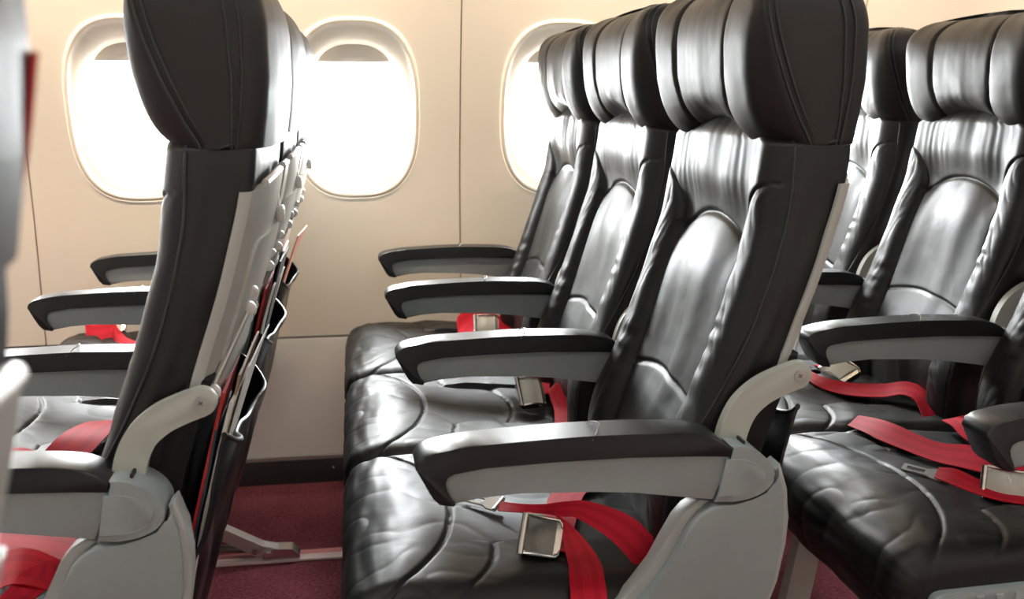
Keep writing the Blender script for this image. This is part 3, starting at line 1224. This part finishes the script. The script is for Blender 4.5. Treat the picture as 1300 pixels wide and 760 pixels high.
PAD_OUT = [(0.0625, 0.632), (0.0610, 0.640), (0.0640, 0.6475), (0.072, 0.6535), (0.090, 0.6585), (0.127, 0.6635), (0.20, 0.6670), (0.264, 0.6685),
           (0.33, 0.6675), (0.385, 0.6640), (0.418, 0.6560), (0.436, 0.6420)]
PAD_IN = [(0.434, 0.6280), (0.39, 0.6315), (0.312, 0.6345), (0.218, 0.6340), (0.14, 0.6315), (0.104, 0.6285), (0.0955, 0.6240), (0.0925, 0.6160),
          (0.0945, 0.6060), (0.0995, 0.5960), (0.1065, 0.5885), (0.1035, 0.5865), (0.0880, 0.5895), (0.0800, 0.5980), (0.0730, 0.6120)]
PANEL = [(0.098, 0.6265), (0.14, 0.6330), (0.218, 0.6360), (0.312, 0.6365), (0.39, 0.6335), (0.437, 0.6290), (0.428, 0.6030), (0.417, 0.5730),
         (0.382, 0.5795), (0.32, 0.5890), (0.275, 0.5930), (0.23, 0.5950), (0.181, 0.5970), (0.14, 0.5945), (0.106, 0.5885), (0.099, 0.5970),
         (0.0945, 0.6060), (0.0930, 0.6160)]


def crown(o, yc, hw, drop):
    """Cup the pad's top across its width so that it is highest along the middle."""
    for v in o.data.vertices:
        if v.co.z > 0.636:
            u = min(1, abs(v.co.y - yc) / hw)
            v.co.z -= drop * u * u
    o.data.update()


def build_arm(parent, y, kind):
    """kind: 'aisle', 'middle' or 'wall'."""
    hw = 0.0275 if kind == 'aisle' else 0.0255
    arm = prism('armrest', PANEL, y - hw + 0.004, y + hw - 0.004, M['grey'], parent, 'y', 0.003, 2)
    pad_pts = [tuple(p) for p in catmull(PAD_OUT, 3)] + PAD_IN
    bm = bmesh.new()
    bm_prism(bm, pad_pts, y - hw, y + hw, 'y', 0.0065, 4)
    pad = from_bm('arm_pad', bm, M['pad'], arm, True, 45)
    crown(pad, y, hw, 0.005)
    # button let into the pad's top
    jx = 0.272
    path = [(jx - 0.006, y - hw * 0.99, 0.6585), (jx + 0.002, y - hw * 0.6, 0.6668), (jx + 0.008, y, 0.6690), (jx + 0.002, y + hw * 0.6, 0.6668), (jx - 0.006, y + hw * 0.99, 0.6585)]
    tube('pad_joint', [tuple(p) for p in catmull(path, 4)], 0.0009, M['alu'], arm, 6)
    if kind == 'aisle':
        cap_pts = smooth_path([(0.4365, 0.6405), (0.455, 0.6385), (0.473, 0.6300), (0.486, 0.6180), (0.4925, 0.6040), (0.4905, 0.5920), (0.480, 0.5810), (0.462, 0.5735),
                               (0.440, 0.5705)], 4) + [(0.4190, 0.5705), (0.4305, 0.6030), (0.4400, 0.6300)]
        cap = prism('end_cap', cap_pts, y - hw + 0.001, y + 0.034, M['grey'], arm, 'y', 0.006, 4)
        ins = smooth_path([(0.430, 0.6255), (0.452, 0.6235), (0.470, 0.6160), (0.480, 0.6040), (0.478, 0.5920), (0.466, 0.5830), (0.448, 0.5790)], 4) + [(0.422, 0.5780)]
        prism('cap_inset', ins, y - hw - 0.0006, y - hw + 0.006, M['grey'], cap, 'y', 0.0012, 2)
        prism('cap_slot', [(0.4555, 0.6300), (0.4585, 0.6290), (0.4590, 0.6415), (0.4560, 0.6420)], y - 0.012, y + 0.016, M['black_trim'], cap, 'y')
    elif kind == 'middle':
        cap_pts = [(0.432, 0.6430), (0.455, 0.6380), (0.470, 0.6240), (0.476, 0.6030), (0.470, 0.5800), (0.455, 0.5660), (0.436, 0.5660), (0.420, 0.5735), (0.428, 0.6030), (0.437, 0.6290)]
        cap = prism('hinge_cap', rounded_path(cap_pts, 0.008), y - hw + 0.005, y + hw - 0.005, M['bracket'], arm, 'y', 0.004)
        st = rounded_path([(0.425, 0.585), (0.462, 0.585), (0.462, 0.52), (0.440, 0.497), (0.418, 0.50), (0.414, 0.525)], 0.012)
        prism('hinge_arm', st, y - 0.010, y + 0.010, M['bracket'], arm, 'y', 0.003)
        prism('hinge_plate', rounded_path([(0.408, 0.525), (0.436, 0.532), (0.440, 0.42), (0.412, 0.42)], 0.006), y - 0.016, y - 0.008, M['metal'], arm, 'y', 0.002)
    return arm


LEG_PANEL = [(0.4185, 0.5665), (0.402, 0.5570), (0.390, 0.5430), (0.378, 0.5180), (0.362, 0.4870), (0.338, 0.4550), (0.308, 0.4260), (0.286, 0.395), (0.278, 0.350), (0.280, 0.300),
             (0.420, 0.300), (0.455, 0.350), (0.482, 0.410), (0.498, 0.460), (0.506, 0.510), (0.5075, 0.545), (0.505, 0.580), (0.4985, 0.6080),
             (0.4955, 0.5900), (0.485, 0.5760), (0.466, 0.5680), (0.442, 0.5660)]


def build_side_panel(parent):
    p = prism('side_panel', LEG_PANEL, -0.276, -0.238, M['grey'], parent, 'y', 0.007, 3)
    prism('panel_rim', [(0.4955, 0.606), (0.502, 0.575), (0.5055, 0.545), (0.504, 0.510), (0.496, 0.462), (0.481, 0.414), (0.454, 0.356), (0.463, 0.354), (0.490, 0.412), (0.506, 0.460),
                        (0.5145, 0.510), (0.516, 0.545), (0.513, 0.580), (0.5025, 0.612)], -0.270, -0.236, M['grey_light'], p, 'y', 0.003)
    fl = [(0.4185, 0.5665), (0.402, 0.5570), (0.390, 0.5430), (0.378, 0.5180), (0.362, 0.4870), (0.338, 0.4550), (0.308, 0.4260), (0.286, 0.395)]
    prism('panel_flange', fl + [(x - 0.014, z + 0.003) for x, z in fl[::-1]], -0.262, -0.236, M['grey_light'], p, 'y', 0.004)
    # ribbed fascia below the cushion's edge
    bm = bmesh.new()
    bm_prism(bm, rounded_path([(0.015, 0.416), (0.330, 0.424), (0.330, 0.335), (0.035, 0.335)], 0.02), -0.262, -0.247, 'y', 0.003)
    for k in range(10):
        x = 0.05 + k * 0.028
        z1 = 0.4165 + (x - 0.015) * 0.025
        bm_box(bm, x, x + 0.012, -0.2655, -0.260, 0.36, z1 - 0.006, 0.0015)
    from_bm('seat_fascia', bm, M['grey'], p)
    return p


def build_leg_frame(parent, ys, first):
    """Front legs, rear struts with their floor fittings and the cross beam that carry a row; parts of one seat."""
    for y in ys:
        prism('leg', rounded_path([(0.070, 0.335), (0.115, 0.335), (0.060, 0.0), (0.012, 0.0)], 0.006), y - 0.014, y + 0.014, M['bracket'], parent, 'y', 0.004)
        bm = bmesh.new()
        bm_prism(bm, rounded_path([(0.330, 0.125), (0.330, 0.095), (0.470, 0.012), (0.520, 0.012), (0.520, 0.030), (0.480, 0.040)], 0.006), y - 0.016, y + 0.016, 'y', 0.003)
        bm_prism(bm, [(0.08, 0.335), (0.12, 0.335), (0.345, 0.125), (0.335, 0.095)], y - 0.012, y + 0.012, 'y', 0.003)
        lg = from_bm('rear_strut', bm, M['alu'], parent)
        bm = bmesh.new()
        bm_prism(bm, rounded_path([(0.478, 0.0), (0.562, 0.0), (0.562, 0.014), (0.545, 0.030), (0.505, 0.032), (0.478, 0.026)], 0.004), y - 0.019, y + 0.019, 'y', 0.003)
        for px, pz in ((0.462, 0.032), (0.492, 0.020)):
            bm_tube(bm, [(px, y - 0.026, pz), (px, y + 0.026, pz)], 0.0075, 12)
        from_bm('floor_fitting', bm, M['metal'], lg)
        bm = bmesh.new()
        bm_tube(bm, [(0.10, y + 0.02, 0.045), (0.470, y + 0.02, 0.018)], 0.009, 10)
        from_bm('strut_brace', bm, M['dark_metal'], lg)


def build_beams(parent):
    for nm, x, z in (('front_beam', 0.10, 0.316), ('rear_beam', 0.36, 0.316)):
        tube(nm, [(x, -0.246, z), (x, 0.246, z)], 0.021, M['alu'], parent, 14)


# one set of shapes, made on a first seat and shared by every copy
proto = empty('airline_seat', (0, 0, 0))
PARTS = {}
PARTS['cushion'] = build_cushion(proto)
PARTS['backrest'] = build_backrest(proto)
PARTS['headrest'] = build_headrest(proto)
PARTS['shell'] = build_shell(proto)
PARTS['pocket'] = build_pocket(proto)
PARTS['bracket'] = build_bracket(proto)
aisle_arm = build_arm(proto, -0.250, 'aisle')
mid_arm = build_arm(proto, -0.250, 'middle')
wall_arm = build_arm(proto, 0.250, 'middle')
side_panel = build_side_panel(proto)
common = [c for c in proto.children if c not in (aisle_arm, mid_arm, wall_arm, side_panel)]
for o in (aisle_arm, mid_arm, wall_arm, side_panel):
    o.parent = None
leg_holder = empty('leg_holder', (0, 0, 0))
build_leg_frame(leg_holder, (0.0,), True)
build_beams(proto)
leg_parts = list(leg_holder.children)


def attach(o, seat):
    return copy_part(o, seat)


SEATS = {}


def place_seat(row, k, label, group, flip=False, loc=None):
    r = empty('airline_seat', loc if loc else (row * PITCH_ROW, D1 + 0.25 + 0.5 * k, 0))
    for c in common:
        attach(c, r)
    if k == 0:
        attach(aisle_arm, r)
        attach(side_panel, r)
    else:
        attach(mid_arm, r)
    if k == 2:
        attach(wall_arm, r)
    if not flip and k != 1:
        for c in leg_parts:
            attach(c, r).location.y = 0.222 if k == 0 else -0.139
    if flip:
        r.scale = (1, -1, 1)
        tube('leg', [(0.10, 0.0, 0.34), (0.06, 0.0, 0.0)], 0.02, M['alu'], r)
    tag(r, label, 'airline seat', group)
    SEATS[(row, k)] = r
    return r


G = {-1: 'seats of the row seen from behind', 0: 'seats of the middle row', 1: 'seats of the rear row'}
place_seat(0, 0, 'black leather aisle seat of the central row, whole back and red belt in full view', G[0])
place_seat(0, 1, 'black leather middle seat of the central row, between its aisle and window seats', G[0])
place_seat(0, 2, 'black leather window seat of the central row, headrest overlapping the third window', G[0])
place_seat(-1, 0, 'black leather aisle seat seen side-on, tray arms and pocket showing at its rear', G[-1])
place_seat(-1, 1, 'black leather middle seat mostly hidden behind the side-on aisle seat, beige tray shell', G[-1])
place_seat(-1, 2, 'black leather window seat hidden deepest behind the side-on seats, beside the wall', G[-1])
place_seat(1, 0, 'black leather aisle seat at lower right corner, wide front cushion and armrest nose in frame', G[1])
place_seat(1, 1, 'black leather middle seat at the far right, behind the central aisle seat, broad headrest', G[1])
place_seat(1, 2, 'black leather window seat at the right, partly hidden between two headrests, by the wall', G[1])
cam_seat = place_seat(-2, 0, 'blurred seat back at the left frame edge, on the near side of the aisle', None, True, (-0.731, 0.198, 0))

# remove the moulds
for o in list(proto.children) + [proto, aisle_arm, mid_arm, wall_arm, side_panel] + leg_parts + [leg_holder]:
    stack = [o]
    while stack:
        q = stack.pop()
        stack += list(q.children)
        bpy.data.objects.remove(q, do_unlink=True)

# a red cover over the rear of the blurred seat's headrest
bm = bmesh.new()
for j in range(13):
    pass
pts = [(0.606, 0.995), (0.616, 1.03), (0.6225, 1.065)]
verts, faces = [], []
for dx in (0.0, 0.003):
    for x, z in catmull(pts, 4):
        for y in (0.186, 0.192, 0.198, 0.2035):
            verts.append((x + 0.004 - 0.024 * max(0, (y - 0.17) / 0.034) ** 2 + dx, -y, z))
nn = len(verts) // 2
for k in range(nn // 4 - 1):
    for j in range(3):
        q = (k * 4 + j, k * 4 + j + 1, (k + 1) * 4 + j + 1, (k + 1) * 4 + j)
        faces += [q, tuple(nn + v for v in q[::-1])]
    for j in (0, 3):
        faces.append((k * 4 + j, (k + 1) * 4 + j, nn + (k + 1) * 4 + j, nn + k * 4 + j))
bm.free()
hc = from_lists('headrest_cover', verts, faces, M['red_cloth'], cam_seat)
hc['label'] = 'red cloth cover edge on the headrest'


# ------------------------------------------------------------------ seat belts: straps, buckles and tongues, parts of their seats
def buckle(parent, loc, rot, size=(0.052, 0.056, 0.017), face='buckle_face', flip=False):
    """Lift-lever buckle: body with raised rim, hinged cover, slot and pin."""
    from mathutils import Euler
    sx, sy, sz = size
    root = prism('buckle', rounded_path([(-sx / 2, -sy / 2), (sx / 2, -sy * 0.42), (sx / 2, sy * 0.42), (-sx / 2, sy / 2)], 0.008), 0.0, sz * 0.7, M['metal'], parent, 'z', 0.003)
    root.location = loc
    root.rotation_euler = Euler(rot)
    bm = bmesh.new()
    NXB, NYB = 12, 10
    grid = []
    for i in range(NXB + 1):
        u = i / NXB
        row = []
        for j in range(NYB + 1):
            v = -1 + 2 * j / NYB
            w = sy * (0.47 - 0.05 * math.sin(u * math.pi))
            z = sz * (0.72 + 0.30 * math.sin(min(1, u * 1.25) * math.pi * 0.75)) - 0.003 * v * v
            row.append(bm.verts.new((-sx * 0.46 + sx * 0.80 * u, w * v, z)))
        grid.append(row)
    for i in range(NXB):
        for j in range(NYB):
            bm.faces.new((grid[i][j], grid[i + 1][j], grid[i + 1][j + 1], grid[i][j + 1]))
    ext = bmesh.ops.extrude_face_region(bm, geom=bm.faces[:])
    bmesh.ops.translate(bm, verts=[g for g in ext['geom'] if isinstance(g, bmesh.types.BMVert)], vec=(0, 0, -sz * 0.4))
    from_bm('buckle_cover', bm, M[face], root, True, 40)
    bm = bmesh.new()
    bm_tube(bm, [(-sx * 0.47, -sy * 0.52, sz * 0.75), (-sx * 0.47, sy * 0.52, sz * 0.75)], 0.0045, 10)
    pth = [(-sx * 0.42, -sy * 0.5, sz * 0.72), (0, -sy * 0.47, sz * 1.0), (sx * 0.38, -sy * 0.47, sz * 0.75), (sx * 0.47, -sy * 0.40, sz * 0.55), (sx * 0.47, sy * 0.40, sz * 0.55),
           (sx * 0.38, sy * 0.47, sz * 0.75), (0, sy * 0.47, sz * 1.0), (-sx * 0.42, sy * 0.5, sz * 0.72)]
    bm_tube(bm, pth, 0.0022, 8)
    from_bm('buckle_rim', bm, M['metal'], root)
    return root


def tongue(parent, loc, rot, L=0.05, W=0.030):
    from mathutils import Euler
    bm = bmesh.new()
    ro = rounded_path([(-L * 0.55, -W * 0.36), (L * 0.1, -W * 0.36), (L * 0.25, -W * 0.55), (L * 0.5, -W * 0.55), (L * 0.5, W * 0.55), (L * 0.25, W * 0.55), (L * 0.1, W * 0.36), (-L * 0.55, W * 0.36)], 0.003, 3)
    hx, hy = L * 0.13, W * 0.17
    # plate around a rectangular eye: four strips
    cx = -L * 0.30
    bm_prism(bm, [(p[0], p[1]) for p in ro if p[0] > cx + hx] , -0.0012, 0.0012, 'z')
    bm_prism(bm, rounded_path([(-L * 0.55, -W * 0.36), (cx - hx, -W * 0.36), (cx - hx, W * 0.36), (-L * 0.55, W * 0.36)], 0.002), -0.0012, 0.0012, 'z')
    for s in (-1, 1):
        y0, y1 = sorted((s * hy, s * W * 0.36))
        bm_prism(bm, [(cx - hx - 0.001, y0), (L * 0.12, y0), (L * 0.12, y1), (cx - hx - 0.001, y1)], -0.0012, 0.0012, 'z')
    bm_tube(bm, [(L * 0.5, -W * 0.55, 0.001), (L * 0.5, W * 0.55, 0.001)], 0.0032, 8)
    o = from_bm('tongue', bm, M['tongue_metal'], parent, True, 40)
    o.location = loc
    o.rotation_euler = Euler(rot)
    return o


R = math.radians
s = SEATS[(0, 0)]
b1 = ribbon('belt', [((0.192, -0.012, 0.478), (0.190, -0.036, 0.474)), ((0.222, -0.036, 0.482), (0.221, -0.052, 0.476)), ((0.251, -0.058, 0.489), (0.250, -0.066, 0.478)),
                     ((0.278, -0.084, 0.502), (0.270, -0.092, 0.484)), ((0.306, -0.109, 0.510), (0.287, -0.115, 0.490)), ((0.348, -0.159, 0.508), (0.320, -0.166, 0.480)),
                     ((0.377, -0.189, 0.482), (0.344, -0.197, 0.456)), ((0.388, -0.212, 0.455), (0.354, -0.220, 0.436)), ((0.384, -0.230, 0.425), (0.352, -0.236, 0.410))], M['belt'], s)
tongue(b1, (0.172, -0.005, 0.477), (R(8), R(4), R(-32)))
b2 = ribbon('belt', [((0.335, 0.10, 0.452), (0.388, 0.09, 0.452)), ((0.285, 0.045, 0.462), (0.335, 0.036, 0.462)), ((0.258, -0.03, 0.467), (0.304, -0.045, 0.467)), ((0.240, -0.105, 0.470), (0.280, -0.12, 0.470)),
                     ((0.222, -0.155, 0.471), (0.262, -0.175, 0.471))], M['belt'], s)
ribbon('belt', [((0.262, -0.080, 0.486), (0.268, -0.078, 0.480)), ((0.262, -0.115, 0.482), (0.281, -0.118, 0.478)), ((0.258, -0.165, 0.474), (0.292, -0.168, 0.474)),
                ((0.255, -0.205, 0.468), (0.297, -0.207, 0.468)), ((0.250, -0.236, 0.462), (0.294, -0.238, 0.462)), ((0.247, -0.258, 0.446), (0.292, -0.260, 0.446)), ((0.245, -0.264, 0.415), (0.290, -0.266, 0.415))], M['belt'], s)
buckle(b2, (0.228, -0.158, 0.487), (R(62), R(10), R(-10)), (0.052, 0.050, 0.020))

s = SEATS[(0, 1)]
b = ribbon('belt', [((0.380, 0.19, 0.450), (0.425, 0.185, 0.450)), ((0.345, 0.14, 0.462), (0.398, 0.13, 0.462)), ((0.322, 0.04, 0.470), (0.372, 0.025, 0.470))], M['belt'], s)
ribbon('belt', [((0.400, 0.10, 0.456), (0.425, 0.09, 0.470)), ((0.375, 0.04, 0.474), (0.402, 0.046, 0.492)), ((0.368, -0.01, 0.474), (0.396, 0.005, 0.486)), ((0.362, -0.08, 0.472), (0.404, -0.06, 0.470)),
                ((0.346, -0.17, 0.470), (0.398, -0.155, 0.468)), ((0.338, -0.23, 0.455), (0.390, -0.225, 0.455))], M['belt'], s)
buckle(b, (0.326, -0.020, 0.482), (R(42), R(4), R(8)), (0.052, 0.062, 0.020), 'buckle_warm')

s = SEATS[(0, 2)]
b = ribbon('belt', [((0.252, 0.10, 0.462), (0.262, 0.05, 0.462)), ((0.262, 0.20, 0.482), (0.285, 0.06, 0.466)), ((0.300, 0.22, 0.496), (0.310, 0.09, 0.472)), ((0.335, 0.22, 0.492), (0.345, 0.10, 0.474)),
                    ((0.375, 0.21, 0.478), (0.372, 0.09, 0.466)), ((0.415, 0.18, 0.456), (0.405, 0.11, 0.456))], M['belt'], s, wav=0.004)
buckle(b, (0.322, 0.082, 0.482), (R(52), 0, R(-4)), (0.060, 0.050, 0.018), 'buckle_warm')

s = SEATS[(1, 1)]
b = ribbon('belt', [((0.272, 0.235, 0.470), (0.250, 0.18, 0.466)), ((0.248, 0.12, 0.474), (0.226, 0.07, 0.466)), ((0.255, 0.03, 0.474), (0.222, -0.02, 0.468)), ((0.290, -0.015, 0.475), (0.252, -0.08, 0.470)),
                    ((0.341, -0.040, 0.478), (0.305, -0.105, 0.472)), ((0.385, -0.055, 0.485), (0.336, -0.120, 0.480)), ((0.402, -0.100, 0.480), (0.346, -0.150, 0.478)),
                    ((0.392, -0.160, 0.462), (0.340, -0.185, 0.464)), ((0.380, -0.205, 0.445), (0.334, -0.215, 0.448))], M['belt'], s)
ribbon('belt', [((0.300, 0.20, 0.456), (0.340, 0.20, 0.456)), ((0.285, 0.14, 0.470), (0.325, 0.135, 0.470)), ((0.280, 0.09, 0.478), (0.318, 0.085, 0.478))], M['belt'], s)
buckle(b, (0.300, 0.055, 0.474), (R(24), R(8), R(-75)), (0.075, 0.054, 0.018), 'buckle_warm')

s = SEATS[(1, 0)]
ribbon('belt', [((0.183, 0.259, 0.484), (0.152, 0.238, 0.474)), ((0.200, 0.215, 0.490), (0.160, 0.192, 0.476)), ((0.213, 0.180, 0.490), (0.170, 0.152, 0.474)), ((0.232, 0.14, 0.484), (0.190, 0.108, 0.471)),
                ((0.254, 0.110, 0.480), (0.212, 0.065, 0.468)), ((0.290, 0.095, 0.480), (0.240, 0.030, 0.468)), ((0.325, 0.086, 0.478), (0.270, 0.004, 0.466)), ((0.380, 0.06, 0.462), (0.330, -0.02, 0.456))], M['belt'], s)
ribbon('belt', [((0.330, 0.232, 0.476), (0.400, 0.255, 0.476)), ((0.316, 0.180, 0.484), (0.372, 0.190, 0.484)), ((0.306, 0.130, 0.480), (0.352, 0.125, 0.480)), ((0.315, 0.07, 0.472), (0.365, 0.06, 0.472))], M['belt'], s)
b = ribbon('belt', [((0.180, -0.002, 0.484), (0.164, -0.016, 0.474)), ((0.196, -0.022, 0.488), (0.172, -0.040, 0.474)), ((0.213, -0.052, 0.482), (0.186, -0.068, 0.472)), ((0.240, -0.088, 0.476), (0.212, -0.104, 0.470)),
                    ((0.280, -0.112, 0.474), (0.262, -0.142, 0.470)), ((0.330, -0.14, 0.466), (0.315, -0.178, 0.466))], M['belt'], s)
tongue(b, (0.161, 0.010, 0.474), (R(4), R(4), R(-42)), 0.056, 0.034)
bk = buckle(b, (0.246, -0.076, 0.478), (R(72), 0, R(-36)), (0.070, 0.052, 0.022), 'buckle_warm')

s = SEATS[(-1, 0)]
ribbon('belt', [((0.190, 0.02, 0.470), (0.20, -0.06, 0.470)), ((0.250, 0.01, 0.476), (0.255, -0.08, 0.472)), ((0.310, -0.02, 0.478), (0.315, -0.115, 0.474)), ((0.370, -0.03, 0.462), (0.380, -0.12, 0.462))], M['belt'], s)
ribbon('belt', [((0.205, -0.080, 0.470), (0.235, -0.170, 0.456)), ((0.250, -0.090, 0.482), (0.270, -0.168, 0.470)), ((0.290, -0.105, 0.494), (0.300, -0.170, 0.478)), ((0.332, -0.125, 0.486), (0.350, -0.172, 0.458)),
                ((0.375, -0.14, 0.462), (0.385, -0.19, 0.440))], M['belt'], s)
ribbon('belt', [((0.300, -0.150, 0.486), (0.330, -0.135, 0.490)), ((0.282, -0.180, 0.470), (0.330, -0.160, 0.470)), ((0.262, -0.215, 0.458), (0.312, -0.200, 0.458)), ((0.25, -0.240, 0.430), (0.31, -0.232, 0.430))], M['belt'], s)
s = SEATS[(-1, 1)]
ribbon('belt', [((0.165, -0.225, 0.462), (0.230, -0.238, 0.458)), ((0.190, -0.205, 0.474), (0.262, -0.220, 0.470)), ((0.210, -0.165, 0.492), (0.285, -0.168, 0.488)), ((0.225, -0.110, 0.492), (0.295, -0.100, 0.490)),
                ((0.245, -0.060, 0.484), (0.310, -0.05, 0.482)), ((0.300, -0.01, 0.462), (0.36, -0.01, 0.462))], M['belt'], s)
ribbon('belt', [((0.120, -0.150, 0.472), (0.110, -0.200, 0.470)), ((0.160, -0.175, 0.480), (0.150, -0.215, 0.468)), ((0.210, -0.205, 0.474), (0.205, -0.235, 0.460)), ((0.270, -0.215, 0.462), (0.270, -0.243, 0.446))], M['belt'], s)
s = SEATS[(-1, 2)]
b = ribbon('belt', [((0.035, 0.235, 0.495), (0.058, 0.150, 0.466)), ((0.055, 0.225, 0.488), (0.080, 0.148, 0.466)), ((0.085, 0.215, 0.492), (0.105, 0.135, 0.466)), ((0.112, 0.205, 0.496), (0.118, 0.150, 0.470)),
                    ((0.130, 0.165, 0.490), (0.140, 0.100, 0.468)), ((0.165, 0.105, 0.478), (0.180, 0.05, 0.462)), ((0.22, 0.06, 0.47), (0.24, 0.01, 0.462))], M['belt'], s, wav=0.003)
buckle(b, (0.105, 0.235, 0.478), (R(40), 0, 0), (0.060, 0.050, 0.018), 'buckle_warm')


# ------------------------------------------------------------------ papers in the seat pockets of the row seen from behind
def booklet(name, row, k, y0, y1, zb, zt, xb, xt, mat, label, cat, th=0.003, curl=0.0, lean=0.0):
    """A folded or stapled sheet, bent along its height, standing in a pocket."""
    seat = (row * PITCH_ROW, D1 + 0.25 + 0.5 * k)
    NV, NU = 14, 5
    verts, faces = [], []
    for side in (0, 1):
        for i in range(NV + 1):
            v = i / NV
            for j in range(NU + 1):
                u = j / NU
                x = xb + (xt - xb) * v + curl * v ** 3 * (0.5 + u * 0.5) + 0.002 * nz(u * 2, v * 3, zt * 30 + k)
                y = y0 + (y1 - y0) * u + lean * v
                verts.append((x + side * th, y, zb + (zt - zb) * v))
    W, off = NU + 1, (NV + 1) * (NU + 1)
    for i in range(NV):
        for j in range(NU):
            q = (i * W + j, i * W + j + 1, (i + 1) * W + j + 1, (i + 1) * W + j)
            faces += [q, tuple(off + v for v in q[::-1])]
        for j in (0, NU):
            a, b = i * W + j, (i + 1) * W + j
            faces.append((a, b, off + b, off + a))
    for i in (0, NV):
        for j in range(NU):
            a, b = i * W + j, i * W + j + 1
            faces.append((a, b, off + b, off + a))
    o = from_lists(name, verts, faces, M[mat], None, True, 50)
    o.location = (seat[0], seat[1], 0)
    return tag(o, label, cat)


booklet('magazine', -1, 0, -0.200, -0.03, 0.44, 0.712, 0.479, 0.549, 'paper_red', 'red covered magazine standing in the side-on aisle seat pocket, innermost', 'magazine', 0.004)
booklet('safety_card', -1, 0, -0.201, -0.04, 0.44, 0.668, 0.486, 0.540, 'paper_dark', 'dark navy safety card edge in the side-on aisle seat pocket', 'safety card', 0.003)
booklet('magazine', -1, 0, -0.197, -0.02, 0.44, 0.700, 0.491, 0.553, 'paper_white', 'white magazine curling out of the side-on aisle seat pocket', 'magazine', 0.004, 0.010)
booklet('paper_bag', -1, 0, -0.170, 0.06, 0.46, 0.725, 0.497, 0.563, 'paper_kraft', 'brown paper sick bag in the side-on aisle seat pocket', 'paper bag', 0.003, 0.006)
booklet('leaflet', -1, 0, -0.165, 0.07, 0.48, 0.728, 0.503, 0.568, 'paper_white', 'white leaflet outermost in the side-on aisle seat pocket', 'leaflet', 0.002, 0.014, 0.02)
booklet('magazine', -1, 1, -0.175, -0.01, 0.44, 0.735, 0.484, 0.558, 'paper_red', 'red magazine in the hidden middle seat pocket, behind the silver tray arm', 'magazine', 0.004)
booklet('leaflet', -1, 1, -0.170, 0.02, 0.44, 0.740, 0.492, 0.565, 'paper_white', 'white leaflet in the hidden middle seat pocket', 'leaflet', 0.003, 0.012)
booklet('safety_card', -1, 1, -0.140, 0.04, 0.46, 0.775, 0.499, 0.580, 'paper_dark', 'dark safety card rising highest from the middle seat pocket', 'safety card', 0.003, 0.004)
booklet('leaflet', -1, 2, -0.150, 0.03, 0.46, 0.752, 0.496, 0.575, 'paper_pink', 'salmon pink leaflet in the window seat pocket near the wall', 'leaflet', 0.003, 0.022)
booklet('magazine', -1, 2, -0.170, 0.00, 0.44, 0.722, 0.486, 0.555, 'paper_white', 'white magazine in the window seat pocket near the wall', 'magazine', 0.004)
